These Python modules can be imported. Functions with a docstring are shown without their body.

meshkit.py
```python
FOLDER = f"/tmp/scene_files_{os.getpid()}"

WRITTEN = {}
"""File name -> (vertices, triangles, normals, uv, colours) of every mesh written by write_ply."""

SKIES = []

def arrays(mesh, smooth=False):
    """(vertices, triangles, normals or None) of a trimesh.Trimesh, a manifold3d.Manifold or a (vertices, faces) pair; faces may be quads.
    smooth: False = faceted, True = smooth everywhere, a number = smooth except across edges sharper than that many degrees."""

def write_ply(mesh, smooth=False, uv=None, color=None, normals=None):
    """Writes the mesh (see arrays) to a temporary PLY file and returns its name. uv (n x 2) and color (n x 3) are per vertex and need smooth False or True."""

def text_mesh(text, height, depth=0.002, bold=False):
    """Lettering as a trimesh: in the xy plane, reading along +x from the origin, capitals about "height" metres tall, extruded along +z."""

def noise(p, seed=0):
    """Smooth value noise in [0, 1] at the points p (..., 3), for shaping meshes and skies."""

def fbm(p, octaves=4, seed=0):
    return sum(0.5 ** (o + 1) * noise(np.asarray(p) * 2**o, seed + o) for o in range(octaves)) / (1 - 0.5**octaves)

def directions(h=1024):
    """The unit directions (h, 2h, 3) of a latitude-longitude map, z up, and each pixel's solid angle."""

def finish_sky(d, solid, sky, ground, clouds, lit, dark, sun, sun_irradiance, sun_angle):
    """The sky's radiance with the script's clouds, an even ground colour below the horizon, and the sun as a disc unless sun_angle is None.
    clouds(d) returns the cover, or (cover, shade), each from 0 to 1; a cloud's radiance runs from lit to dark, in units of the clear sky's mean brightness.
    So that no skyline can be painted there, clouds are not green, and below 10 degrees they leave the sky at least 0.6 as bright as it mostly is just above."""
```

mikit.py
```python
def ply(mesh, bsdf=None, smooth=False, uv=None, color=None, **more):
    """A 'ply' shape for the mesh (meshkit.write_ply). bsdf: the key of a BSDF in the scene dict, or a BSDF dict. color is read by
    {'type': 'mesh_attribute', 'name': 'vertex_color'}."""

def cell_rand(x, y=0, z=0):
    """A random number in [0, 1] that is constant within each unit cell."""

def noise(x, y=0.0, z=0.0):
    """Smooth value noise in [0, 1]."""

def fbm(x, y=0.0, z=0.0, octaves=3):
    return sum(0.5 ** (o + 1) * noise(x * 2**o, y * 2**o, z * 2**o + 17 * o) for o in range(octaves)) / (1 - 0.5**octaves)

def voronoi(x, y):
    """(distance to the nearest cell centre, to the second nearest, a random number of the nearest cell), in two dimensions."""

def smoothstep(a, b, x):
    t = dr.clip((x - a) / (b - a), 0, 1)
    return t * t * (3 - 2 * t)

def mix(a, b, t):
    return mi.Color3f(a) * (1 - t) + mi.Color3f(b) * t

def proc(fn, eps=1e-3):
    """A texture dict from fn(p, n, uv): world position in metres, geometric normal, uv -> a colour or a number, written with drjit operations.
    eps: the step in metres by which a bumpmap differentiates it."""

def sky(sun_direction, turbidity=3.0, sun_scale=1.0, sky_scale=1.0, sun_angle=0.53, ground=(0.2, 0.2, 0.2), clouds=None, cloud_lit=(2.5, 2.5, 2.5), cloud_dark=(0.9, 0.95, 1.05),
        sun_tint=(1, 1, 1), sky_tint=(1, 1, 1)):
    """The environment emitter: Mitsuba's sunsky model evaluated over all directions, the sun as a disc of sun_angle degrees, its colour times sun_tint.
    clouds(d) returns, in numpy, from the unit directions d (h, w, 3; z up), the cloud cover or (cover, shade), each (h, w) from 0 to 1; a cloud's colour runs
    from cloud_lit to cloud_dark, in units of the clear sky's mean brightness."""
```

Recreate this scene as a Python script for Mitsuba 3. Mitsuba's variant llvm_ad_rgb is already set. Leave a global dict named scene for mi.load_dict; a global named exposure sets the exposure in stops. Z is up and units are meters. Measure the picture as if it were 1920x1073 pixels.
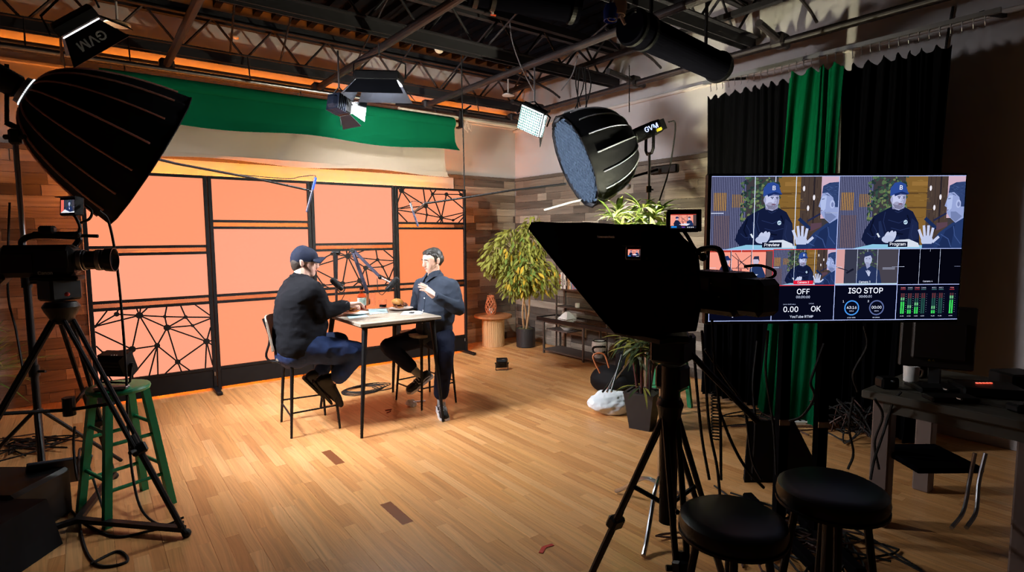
import math, random, numpy as np, trimesh, mitsuba as mi, mikit, meshkit, manifold3d as m3, drjit as dr
from shapely.geometry import Polygon, LineString, Point, box as sbox
from shapely import affinity, union_all
from mikit import noise, fbm, cell_rand, smoothstep, mix
V = np.array
rng = np.random.default_rng(7)
scene, labels = {}, {}
# ---------------------------------------------------------------- camera, exposure
exposure = 0.0
FOC = 1055.9
YAW, PIT, ROL = np.radians([52.832, -5.13, -0.3115])
EYE = V([0, 0, 1.6])
FW = V([math.cos(PIT)*math.cos(YAW), math.cos(PIT)*math.sin(YAW), math.sin(PIT)])
_r = V([math.sin(YAW), -math.cos(YAW), 0.0]); _u = np.cross(_r, FW)
RT, UP = math.cos(ROL)*_r + math.sin(ROL)*_u, -math.sin(ROL)*_r + math.cos(ROL)*_u
T = mi.ScalarTransform4f
scene['camera'] = {'type': 'perspective', 'fov': 2*math.degrees(math.atan(960/FOC)), 'fov_axis': 'x', 'near_clip': 0.05, 'far_clip': 60.0,
                   'to_world': T().look_at(origin=EYE.tolist(), target=(EYE+FW).tolist(), up=UP.tolist())}
# strengths of the lamps (radiance), gathered here for tuning
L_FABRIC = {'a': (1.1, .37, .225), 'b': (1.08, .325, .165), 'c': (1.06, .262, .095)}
L_TUBE, L_KEY, L_KEY2, L_PANEL, L_UP, L_FLUO = V([300, 72, 7.0]), V([190, 191, 196.]), V([66, 67, 71.]), V([185, 192, 192.]), V([5500, 5300, 3600.]), V([9, 9.5, 10.])
DIM = V([.012, .012, .014])          # faint daylight-less ambience of the control side (monitors and lamps out of frame)
scene['ambient'] = {'type': 'constant', 'radiance': {'type': 'rgb', 'value': [.0, .0, .0]}}
del scene['ambient']
# ---------------------------------------------------------------- helpers: from a photo pixel to a point in the room
unit = lambda v: V(v, float)/max(np.linalg.norm(v), 1e-12)
def ray(x, y): return FW+(x-960)/FOC*RT-(y-536.5)/FOC*UP
def W(x, y, d): return EYE+d*ray(x, y)                                   # at depth d
def onz(x, y, z=0.0): d = ray(x, y); return EYE+(z-EYE[2])/d[2]*d        # on a level
def onx(x, y, X): d = ray(x, y); return EYE+X/d[0]*d
def ony(x, y, Y): d = ray(x, y); return EYE+Y/d[1]*d
def across(x, y, dx, dy, ang, away):
    """unit direction that runs along (dx, dy) in the picture, ang degrees off the line of sight, away from or towards the camera"""
    v = unit(ray(x, y)); t = ray(x+dx, y+dy)-ray(x, y); t = unit(t-v*(t@v)); a = math.radians(ang); return math.sin(a)*t+(1 if away else -1)*math.cos(a)*v
# ---------------------------------------------------------------- helpers: meshes
cat = trimesh.util.concatenate
def fr(o, z, x=None):
    """frame with its z axis along z (and x near x) at o"""
    z = unit(z)
    if x is None: x = V([1, 0, 0]) if abs(z[0]) < .9 else V([0, 1, 0])
    y = unit(np.cross(z, x)); x = np.cross(y, z)
    M = np.eye(4); M[:3, 0], M[:3, 1], M[:3, 2], M[:3, 3] = x, y, z, o
    return M
def mv(m, M): m = m.copy(); m.apply_transform(M); return m
def rotz(a, o=(0, 0, 0)): c, s = math.cos(a), math.sin(a); return V([[c, -s, 0, o[0]], [s, c, 0, o[1]], [0, 0, 1, o[2]], [0, 0, 0, 1.]])
_CUBE = trimesh.creation.box((1, 1, 1))
def box(c, s, rz=0.0, M=None):
    m = _CUBE.copy(); m.vertices = m.vertices*V(s, float)
    m.apply_transform(rotz(rz, c)); return m if M is None else mv(m, M)
def hull(pts): return trimesh.convex.convex_hull(V(pts, float))
def rbox(c, s, r=.006, rz=0.0, M=None):
    """box with chamfered edges"""
    s = V(s, float)/2; r = min(r, s.min()*.49); P = []
    for a in (-1, 1):
        for b in (-1, 1):
            for d in (-1, 1):
                for k in range(3):
                    q = s-r; q[k] = s[k]; P.append(q*V([a, b, d]))
    m = hull(P); m.apply_transform(rotz(rz, c)); return m if M is None else mv(m, M)
def tube(P, r, n=8, caps=True):
    P = V(P, float); k = len(P); r = np.broadcast_to(r, (k,)).astype(float)
    t = np.gradient(P, axis=0) if k > 2 else np.repeat((P[1:]-P[:1]), 2, 0)
    t /= np.maximum(np.linalg.norm(t, axis=1, keepdims=True), 1e-12)
    x = unit(np.cross(t[0], [0, 0, 1] if abs(t[0][2]) < .9 else [1, 0, 0])); a = np.arange(n)*2*math.pi/n; vs = []
    for i in range(k):
        x = unit(x-t[i]*(x@t[i])); y = np.cross(t[i], x)
        vs.append(P[i]+r[i]*(np.cos(a)[:, None]*x+np.sin(a)[:, None]*y))
    v = np.vstack(vs); f = []
    for i in range(k-1):
        for j in range(n):
            p, q = i*n+j, i*n+(j+1) % n; f += [[p, q, q+n], [p, q+n, p+n]]
    if caps:
        v = np.vstack([v, P[0], P[-1]]); a0, a1 = len(v)-2, len(v)-1
        for j in range(n): f += [[a0, (j+1) % n, j], [a1, (k-1)*n+j, (k-1)*n+(j+1) % n]]
    return trimesh.Trimesh(v, f, process=False)
def bar(a, b, w, h=None, up=(0, 0, 1)):
    """square bar from a to b"""
    a, b = V(a, float), V(b, float); z = b-a; L = np.linalg.norm(z)
    up = V(up, float) if abs(unit(z) @ unit(up)) < .97 else V([1, 0, 0])
    return box((0, 0, L/2), (w, h or w, L), M=fr(a, z, np.cross(up, z)))
def spline(P, n=24):
    P = V(P, float); k = len(P); Q = np.vstack([2*P[0]-P[1], P, 2*P[-1]-P[-2]]); out = []
    for t in np.linspace(0, k-1-1e-9, n):
        i = int(t); u = t-i; a, b, c, d = Q[i:i+4]
        out.append(.5*(2*b+(c-a)*u+(2*a-5*b+4*c-d)*u*u+(3*b-a-3*c+d)*u**3))
    return V(out)
def cable(P, r=.004, n=28, k=6): return tube(spline(P, n), r, k)
def lathe(prof, n=24, M=None):
    """profile of (radius, height) turned about z"""
    prof = V(prof, float); k = len(prof); a = np.arange(n)*2*math.pi/n
    v = np.stack([np.outer(prof[:, 0], np.cos(a)), np.outer(prof[:, 0], np.sin(a)), np.repeat(prof[:, 1:2], n, 1)], -1).reshape(-1, 3); f = []
    for i in range(k-1):
        for j in range(n):
            p, q = i*n+j, i*n+(j+1) % n; f += [[p, q, q+n], [p, q+n, p+n]]
    m = trimesh.Trimesh(v, f, process=False)
    return m if M is None else mv(m, M)
def cyl(a, b, r, r1=None, n=16): return tube([a, b], [r, r if r1 is None else r1], n)
def ball(c, r, n=2, s=(1, 1, 1)): m = trimesh.creation.icosphere(n, 1.0); m.vertices = m.vertices*V(s, float)*r+V(c, float); return m
def extr(poly, h, M=None):
    ms = [trimesh.creation.extrude_polygon(g, h, engine='earcut') for g in getattr(poly, 'geoms', [poly]) if g.area > 1e-9]
    m = cat(ms); return m if M is None else mv(m, M)
def flat(poly):
    """flat triangles of a polygon (no thickness of its own)"""
    vs, fs, o = [], [], 0
    for g in getattr(poly, 'geoms', [poly]):
        if g.is_empty or g.geom_type != 'Polygon' or g.area < 1e-10: continue
        v, f = trimesh.creation.triangulate_polygon(g, engine='earcut'); vs.append(v); fs.append(f+o); o += len(v)
    return np.vstack(vs), np.vstack(fs)
def grid(fn, nu, nv, two=False):
    """sheet fn(u, v) -> points, u and v in [0, 1]"""
    u, v = np.meshgrid(np.linspace(0, 1, nu), np.linspace(0, 1, nv), indexing='ij'); P = fn(u, v).reshape(-1, 3)
    i = np.arange(nu*nv).reshape(nu, nv); f = np.concatenate([np.stack([i[:-1, :-1], i[1:, :-1], i[1:, 1:]], -1).reshape(-1, 3), np.stack([i[:-1, :-1], i[1:, 1:], i[:-1, 1:]], -1).reshape(-1, 3)])
    return trimesh.Trimesh(P, f, process=False)
def shell(m, t):
    """gives a sheet a thickness"""
    n = m.vertex_normals; k = len(m.vertices); b = trimesh.Trimesh(np.vstack([m.vertices+n*t/2, m.vertices-n*t/2]), np.vstack([m.faces, m.faces[:, ::-1]+k]), process=False)
    e = m.edges_sorted; u, idx, c = np.unique(e, axis=0, return_index=True, return_counts=True); e = m.edges[idx[c == 1]]
    b.faces = np.vstack([b.faces, np.column_stack([e[:, 1], e[:, 0], e[:, 0]+k]), np.column_stack([e[:, 1], e[:, 0]+k, e[:, 1]+k])]); return b
# ---------------------------------------------------------------- helpers: the scene's entries
used = set()
def free(k):
    if k not in used: used.add(k); return k
    i = 1
    while f'{k}_{i:03d}' in used: i += 1
    used.add(f'{k}_{i:03d}'); return f'{k}_{i:03d}'
def tag(k, label=None, category=None, group=None, kind=None):
    labels[k] = {a: b for a, b in dict(label=label, category=category, group=group, kind=kind).items() if b}
def thing(name, label, category, group=None): k = free(name); tag(k, label, category, group); return k
def part(k, name, mesh, mat, smooth=False, label=None, kind=None, emit=None, weight=.03, **kw):
    q = free(k+'__'+name); scene[q] = mikit.ply(mesh, mat, smooth, **kw)
    if emit is not None: scene[q]['emitter'] = {'type': 'area', 'radiance': {'type': 'rgb', 'value': [float(x) for x in emit]}, 'sampling_weight': weight}
    if label or kind: tag(q, label, kind=kind)
    return q
def one(name, mesh, mat, label, category, group=None, smooth=False, kind=None, **kw):
    k = free(name); tag(k, label, category, group, kind); scene[k] = mikit.ply(mesh, mat, smooth, **kw); return k
def struct(name, mesh, mat, smooth=False, label=None): k = free(name); tag(k, label, kind='structure'); scene[k] = mikit.ply(mesh, mat, smooth); return k
# ---------------------------------------------------------------- materials
def lin(c): c = V(c, float)/255; return [float(x/12.92 if x < .04045 else ((x+.055)/1.055)**2.4) for x in c]
def mat(name, rgb, rough=.6, metal=0.0, spec=.5, two=True, **kw):
    b = {'type': 'principled', 'base_color': {'type': 'rgb', 'value': lin(rgb)} if not isinstance(rgb, dict) else rgb, 'roughness': rough, 'metallic': metal, 'specular': spec, **kw}
    scene[name] = {'type': 'twosided', 'bsdf': b} if two else b
def dif(name, rgb): scene[name] = {'type': 'twosided', 'bsdf': {'type': 'diffuse', 'reflectance': {'type': 'rgb', 'value': lin(rgb)} if not isinstance(rgb, dict) else rgb}}
def plank_fn(tones, k, streak, contrast):
    def fn(p, n, uv):
        i = dr.floor(uv.x/10); u = uv.x-10*i; r = cell_rand(i, 3); c = mi.Color3f(0)
        for j, t in enumerate(tones):
            c = dr.select((r >= j/len(tones)) & (r < (j+1.0)/len(tones)), mi.Color3f(lin(t)), c)
        ph = 37*cell_rand(i, 7)
        g = fbm(u*k+ph, uv.y*streak+ph, i*1.7, 3)
        w = noise((u+.05*noise(uv.y*3+ph, ph))*k*3.2+ph, uv.y*streak*.7, i)
        return c*(1-contrast+contrast*2*(.65*g+.35*w))
    return fn
FLOOR_T = [(206, 152, 98), (202, 147, 92), (197, 141, 87), (211, 159, 106), (200, 145, 92), (190, 133, 81), (205, 151, 95), (201, 144, 88)]
WALL_T = [(122, 113, 104), (150, 140, 128), (104, 94, 85), (136, 124, 112), (92, 84, 77), (166, 157, 145), (116, 105, 95), (84, 76, 70)]
mat('floor_wood', mikit.proc(plank_fn(FLOOR_T, 60, 2.2, .28)), .33, spec=.45)
mat('dark_floor_wood', (120, 70, 42), .35)
mat('wall_wood', mikit.proc(plank_fn(WALL_T, 34, 3.0, .55)), .75, spec=.25)
dif('paint', (188, 182, 182)); dif('dark_paint', (120, 118, 118)); dif('ceiling_black', (26, 25, 29)); dif('void', (30, 28, 28))
mat('steel_black', (15, 14, 17), .5, spec=.35); mat('black_wood', (17, 16, 18), .55, spec=.3)
mat('joist_paint', (34, 32, 37), .6, spec=.4); mat('pipe_paint', (40, 34, 36), .5)
mat('chrome', (200, 200, 205), .2, 1.0); mat('alu', (170, 172, 178), .35, 1.0); mat('duct_metal', (150, 148, 150), .35, .8)
mat('plastic_black', (11, 11, 13), .45, spec=.35); mat('rubber_black', (14, 14, 15), .7); mat('nylon_black', (7, 7, 12), .75, spec=.2); dif('post_black', (13, 12, 14))
mat('trim_paint', (205, 195, 188), .5)
dif('green_paper', (14, 98, 64)); dif('green_cloth', (5, 76, 46)); dif('cream_paper', (216, 196, 176)); dif('black_cloth', (8, 8, 10))
mat('green_paint', (22, 122, 78), .42)
dif('lamp_face', (230, 235, 235)); dif('fabric', (62, 38, 30)); dif('grid_cloth', (38, 46, 56))
mat('orange_plastic', (235, 90, 50), .4); mat('blue_plastic', (25, 70, 200), .4); dif('tan_paint', (200, 160, 120)); dif('grey_cord', (150, 145, 145))
mat('yellow_label', (225, 205, 60), .5); dif('rod_white', (205, 205, 208)); dif('rod_lit_pink', (205, 150, 140)); mat('barn_paint', (22, 24, 30), .38, spec=.6); dif('logo_grey', (235, 236, 240)); mat('plastic_blue_black', (24, 30, 46), .4); dif('egg_cloth', (60, 84, 84))  # left softbox rods are white, orange bounce light put into their pink
mat('grey_wood', mikit.proc(lambda p, n, uv: mix(lin((168, 158, 144)), lin((128, 116, 102)), dr.clip(1.6*fbm(p.x*5, p.y*38, p.z*5, 3)-.3, 0, 1))), .5)
mat('brown_wood', mikit.proc(lambda p, n, uv: mix(lin((176, 120, 76)), lin((140, 88, 54)), fbm(p.x*6, p.y*40, 0, 3))), .45)
mat('pale_wood', mikit.proc(lambda p, n, uv: mix(lin((214, 176, 128)), lin((176, 136, 92)), fbm(p.x*30, p.y*30, p.z*3, 3))), .55)
mat('ceramic_white', (238, 236, 232), .25); mat('bun', (206, 142, 70), .45); mat('meat', (120, 70, 45), .6); mat('paper_blue', (190, 222, 232), .7); mat('paper_white', (240, 240, 240), .7); mat('red_tape', (180, 40, 30), .5)
scene['glass'] = {'type': 'thindielectric', 'int_ior': 1.35}; scene['glass_red'] = {'type': 'thindielectric', 'int_ior': 1.35, 'specular_transmittance': {'type': 'rgb', 'value': [.98, .80, .72]}}
scene['pane_glass'] = {'type': 'thindielectric', 'int_ior': 1.45, 'specular_transmittance': {'type': 'rgb', 'value': [.86, .88, .84]}}
mat('whisky_liquid', (150, 52, 24), .1, spec=.6); scene['water'] = {'type': 'thindielectric', 'int_ior': 1.33}
mat('label_green', (196, 220, 208), .6); mat('label_ink', (60, 80, 76), .6); mat('arm_grey', (70, 70, 88), .35, .5); mat('foam_black', (22, 22, 24), .9)
mat('cane', (188, 112, 70), .55); mat('shelf_metal', (84, 78, 74), .45, .3); mat('dark_board', (78, 70, 68), .5)
mat('skin_pale', (226, 180, 160), .48, spec=.4); mat('lip', (190, 120, 112), .45); mat('eye_white', (225, 220, 215), .3); mat('eye_dark', (40, 32, 28), .3); mat('hair_brown', (54, 44, 37), .7); mat('hair_dark', (30, 25, 22), .55)
mat('sweat_black', (19, 20, 25), .9, spec=.15); mat('denim', mikit.proc(lambda p, n, uv: mix(lin((14, 32, 72)), lin((30, 58, 108)), dr.clip(1.5*fbm(p.x*14, p.y*14, p.z*9, 3)-.35, 0, 1))), .8); mat('boot_black', (15, 15, 17), .5, spec=.3); mat('cap_navy', (26, 32, 50), .8, spec=.2)
mat('cloth_white', (230, 230, 230), .6); mat('shirt_slate', (46, 54, 68), .8, spec=.2); mat('trouser_navy', (15, 21, 42), .85, spec=.2); mat('shoe_black', (24, 24, 27), .6); mat('sole_white', (235, 235, 238), .5); mat('sock_grey', (150, 152, 156), .8)
def leafmat(name, c, t):
    scene[name] = {'type': 'principledthin', 'base_color': {'type': 'rgb', 'value': lin(c)}, 'roughness': .45, 'diff_trans': t, 'eta': 1.4, 'spec_trans': 0.0}
leafmat('leaf_green', (104, 124, 62), .5); leafmat('leaf_olive', (140, 140, 70), .5); leafmat('leaf_yellow', (190, 156, 60), .5); leafmat('leaf_bright', (206, 214, 140), .6); leafmat('leaf_dark', (58, 70, 46), .4)
mat('pot_dark', (38, 35, 38), .5); mat('moss', (70, 72, 50), .9); mat('pale_bark', (206, 184, 150), .7); mat('stem_green', (110, 120, 60), .6); mat('stem_red', (74, 34, 36), .55); mat('plastic_film', (222, 230, 238), .3)
dif('screen_glass', (8, 8, 10)); dif('hood_cloth', (11, 11, 17)); mat('brass', (160, 140, 80), .35, .9); mat('lens_black', (20, 20, 23), .3, spec=.6); mat('case_grey', (52, 56, 68), .5); mat('plastic_brown', (44, 36, 32), .5)
mat('desk_wood', mikit.proc(lambda p, n, uv: mix(lin((84, 80, 70)), lin((60, 56, 48)), fbm(p.x*30, p.y*4, 0, 3))), .6); mat('desk_leg', (104, 88, 82), .6); mat('vinyl_black', (9, 9, 10), .35, spec=.4); mat('cable_brown', (70, 44, 38), .6)
leafmat('leaf_grey', (128, 136, 112), .4)
# ---------------------------------------------------------------- the room
XR, YB, XL, YF, HC = 5.38, 7.0, -3.0, -2.6, 4.15
k_floor = struct('floor', box(((XL+XR)/2, (YB+YF)/2, -.04), (XR-XL, YB-YF, .05)), 'void')
struct('ceiling', box(((XL+XR)/2, (YB+YF)/2, HC+.05), (XR-XL, YB-YF, .1)), 'ceiling_black')
k_back = struct('wall_back', box(((XL+XR)/2, YB+.05, HC/2), (XR-XL+.2, .1, HC)), 'paint')
k_right = struct('wall_right', box((XR+.05, (YB+YF)/2, HC/2), (.1, YB-YF, HC)), 'paint')
struct('wall_left', box((XL-.05, (YB+YF)/2, HC/2), (.1, YB-YF, HC)), 'dark_paint')
struct('wall_front', box(((XL+XR)/2, YF-.05, HC/2), (XR-XL, .1, HC)), 'dark_paint')
pid = [0]
def plank(w, l, t, ch, tone=None):
    """a board lying along y, its face up at z = 0, with uv in metres"""
    m = rbox((0, 0, -t/2), (w, l, t), ch) if ch else box((0, 0, -t/2), (w, l, t))
    pid[0] += 1; uv = np.column_stack([m.vertices[:, 0]+w/2+.5+10*(pid[0] if tone is None else tone), m.vertices[:, 1]+l/2+pid[0]*.37]); return m, uv
def in_view(p):
    v = V(p)-EYE; z = v @ FW
    return z > .3 and abs(v @ RT/z) < .98 and abs(v @ UP/z) < .58
DARK = [onz(622, 858)[:2], onz(733, 965)[:2]+V([.004, 0])]; boards = []; x = XL; row = 0; SW = .0668
r2 = np.random.default_rng(11)
while x < XR-.01:
    y = YF+r2.uniform(-.5, 0)
    while y < YB:
        l = r2.choice([.38, .48, .58, .7, .85]); a, b = max(y, YF), min(y+l, YB)
        for d in DARK:                                                   # two short dark replacement pieces
            if abs(x+SW/2-d[0]) < SW/2 and a < d[1]-.1 < b: b = y = d[1]-.15; l = 0; boards.append((x+SW/2, d[1], .3)); y = y+.3
        if b-a > .03: boards.append((x+SW/2, (a+b)/2, b-a))
        y += l
    x += SW+.0004 if row % 3 != 2 else SW+.0014; row += 1
def area(bd):
    v = V([bd[0], bd[1], 0])-EYE; z = v @ FW
    return bd[2]/z**3 if in_view((bd[0], bd[1], 0)) and z > 1.5 else 0
boards.sort(key=lambda b: -area(b)); rest, ruv = [], []
for i, (bx, by, l) in enumerate(boards):
    dark = any(abs(bx-d[0]) < SW/2 and abs(by-d[1]) < .01 for d in DARK)
    m, uv = plank(SW, l, .014, 0); m.apply_translation((bx, by, r2.uniform(-.0006, 0)))
    if dark or i < 300-sum(1 for _ in DARK): part(k_floor, 'plank', m, 'dark_floor_wood' if dark else 'floor_wood', uv=uv)
    else: rest.append(m); ruv.append(uv)
part(k_floor, 'distant_planks', cat(rest), 'floor_wood', uv=np.vstack(ruv), kind='stuff', label='oak strip flooring farther off')
# weathered boards on the lower part of both walls
def clad(key, u0, u1, place, seed):
    r = np.random.default_rng(seed); z = 0.0; rows = 23; h = 2.42/rows
    for i in range(rows):
        u = u0-r.uniform(0, .6)
        while u < u1:
            l = r.choice([.2, .3, .42, .55, .7, .9]); a, b = max(u, u0), min(u+l, u1)
            if b-a > .02:
                m, uv = plank(h-.002, b-a-.002, .014, .0015); part(key, 'plank', mv(m, place((a+b)/2, i*h+h/2, r.uniform(.014, .021))), 'wall_wood', uv=uv)
            u += l
clad(k_back, -1.6, XR-.022, lambda u, z, d: V([[0, 1, 0, u], [0, 0, -1, YB-d], [1, 0, 0, z], [0, 0, 0, 1.]])@np.diag([1, 1, 1, 1.]), 3)
clad(k_right, 2.6, YB-.022, lambda u, z, d: V([[0, 0, -1, XR-d], [0, 1, 0, u], [1, 0, 0, z], [0, 0, 0, 1.]]), 4)
struct('trim_1', box(((XL+XR)/2, YB-.02, 2.445), (XR-XL, .04, .045)), 'wall_wood'); struct('trim_2', box((XR-.02, 5.0, 2.445), (.04, 4.0, .045)), 'wall_wood')
struct('trim_3', rbox((XR-.02, (YB+YF)/2, 3.18), (.05, YB-YF, .035), .008), 'trim_paint')
struct('trim_4', rbox(((XL+XR)/2, YB-.02, 3.22), (XR-XL, .04, .035), .008), 'trim_paint')
# ---------------------------------------------------------------- four tall screens of glowing fabric in black frames
WEBS = {
 1: ([(0.004,0.207,1),(0.181,0.056,2),(0.368,0.098,3),(0.585,0.145,1.3),(0.772,0.176,1.6),(0.6,0.313,3),(0.831,0.315,1.3),(0.954,0.582,3),(0.503,0.565,2.3),(0.288,0.582,3),(0.056,0.595,1.5),(0.676,0.848,2.3),(0.057,0.845,1.7)],
  [(0.004,0.207,0.106,0),(0.004,0.207,0.181,0.056),(0.004,0.207,0.368,0.098),(0.181,0.056,0.194,0),(0.181,0.056,0.368,0.098),(0.368,0.098,0.349,0),(0.368,0.098,0.381,0),(0.368,0.098,0.439,0),(0.368,0.098,0.585,0.145),(0.368,0.098,0.6,0.313),(0.368,0.098,0.288,0.582),(0.368,0.098,0.503,0.565),(0.585,0.145,0.607,0),(0.585,0.145,0.772,0.176),(0.585,0.145,0.6,0.313),(0.772,0.176,0.733,0),(0.772,0.176,1,0.209),(0.772,0.176,0.6,0.313),(0.772,0.176,0.831,0.315),(0.831,0.315,0.6,0.313),(0.831,0.315,1,0.231),(0.831,0.315,0.954,0.582),(0.867,0,1,0.179),(0.6,0.313,0.954,0.582),(0.6,0.313,0.503,0.565),(0.6,0.313,0.676,0.848),(0.954,0.582,1,0.366),(0.954,0.582,1,0.578),(0.954,0.582,1,0.639),(0.954,0.582,0.676,0.848),(0.954,0.582,0.929,1),(0.954,0.582,1,0.961),(0.503,0.565,0.288,0.582),(0.503,0.565,0.676,0.848),(0.503,0.565,0.257,1),(0.503,0.565,0.418,1),(0.503,0.565,0.494,1),(0.676,0.848,0.559,1),(0.676,0.848,0.704,1),(0.676,0.848,0.781,1),(0.288,0.582,0.056,0.595),(0.288,0.582,0,0.28),(0.288,0.582,0.277,1),(0.056,0.595,0.199,0.774),(0.056,0.595,0,0.483),(0.057,0.845,0,0.765),(0.057,0.845,0.023,1),(0.057,0.845,0.105,1)]),
 4: ([(0.058,0.068,3),(0.515,0.133,2),(0.73,0.118,2.3),(0.963,0.103,2),(0.407,0.498,3),(0.237,0.713,1.6),(0.423,0.775,1.4),(0.645,0.855,2.6),(0.83,0.93,1.4)],
  [(0.058,0.068,0.007,0.004),(0.058,0.068,0.104,0),(0.058,0.068,0,0.422),(0.058,0.068,0.202,0.486),(0.058,0.068,0.407,0.498),(0.407,0.498,0.376,0),(0.407,0.498,0.515,0.133),(0.515,0.133,0.479,0),(0.515,0.133,0.568,0),(0.515,0.133,0.73,0.118),(0.73,0.118,0.963,0.103),(0.515,0.133,0.645,0.855),(0.73,0.118,0.645,0.855),(0.73,0.118,1,0.553),(0.963,0.103,0.929,0),(0.963,0.103,1,0.198),(0.407,0.498,0.04,0.605),(0,0.608,0.202,0.486),(0.237,0.713,0,0.647),(0.407,0.498,0.237,0.713),(0.407,0.498,0.423,0.775),(0.407,0.498,0.645,0.855),(0.237,0.713,0.423,0.775),(0.423,0.775,0.645,0.855),(0.645,0.855,1,0.681),(0.645,0.855,0.83,0.93),(0.83,0.93,1,0.738),(0.645,0.855,0.574,1),(0.645,0.855,0.635,1),(0.645,0.855,0.665,1),(0.423,0.775,0.399,1),(0,0.714,0.13,1),(1,0.823,0.921,1)]),
 3: ([(0.196,0.074,1.6),(0.389,0.151,3),(0.779,0.276,1.8),(0.615,0.497,2.6),(0.845,0.486,1.4),(0.535,0.857,3),(0.314,0.911,2.6),(0.077,0.927,1.8),(0.926,0.866,1.6)],
  [(0.389,0.151,0.244,0),(0.389,0.151,0.376,0),(0.389,0.151,0.42,0),(0.389,0.151,0.476,0),(0.196,0.074,0,0.275),(0.196,0.074,0.389,0.151),(0.389,0.151,0,0.39),(0.389,0.151,0.779,0.276),(0.779,0.276,0.762,0),(0.779,0.276,1,0.32),(0.779,0.276,0.615,0.497),(0.779,0.276,0.845,0.486),(0.845,0.486,0.615,0.497),(0.845,0.486,1,0.37),(0.845,0.486,0.926,0.866),(0.868,0,1,0.246),(0.6,0,0.389,0.151),(0.615,0.497,0.389,0.151),(0.615,0.497,0.535,0.857),(0.615,0.497,0.926,0.866),(0.615,0.497,0.65,1),(0.389,0.151,0.314,0.911),(0.389,0.151,0.535,0.857),(0.314,0.911,0,0.506),(0.314,0.911,0.535,0.857),(0.314,0.911,0.077,0.927),(0.535,0.857,0.453,1),(0.535,0.857,0.568,1),(0.077,0.927,0,0.646),(0.077,0.927,0.021,1),(0.077,0.927,0.14,1),(0.926,0.866,1,0.52),(0.926,0.866,1,0.898),(0.926,0.866,0.877,1)])}
PY, PW, PH = 6.5, 1.036, 2.22
LV = {1: [.96, 1.475], 2: [.96, 1.73], 3: [.96, 1.475], 4: [.96, 1.73]}
GLOW = {1: 'aab', 2: 'bab', 3: 'cba', 4: 'ccb'}
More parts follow.
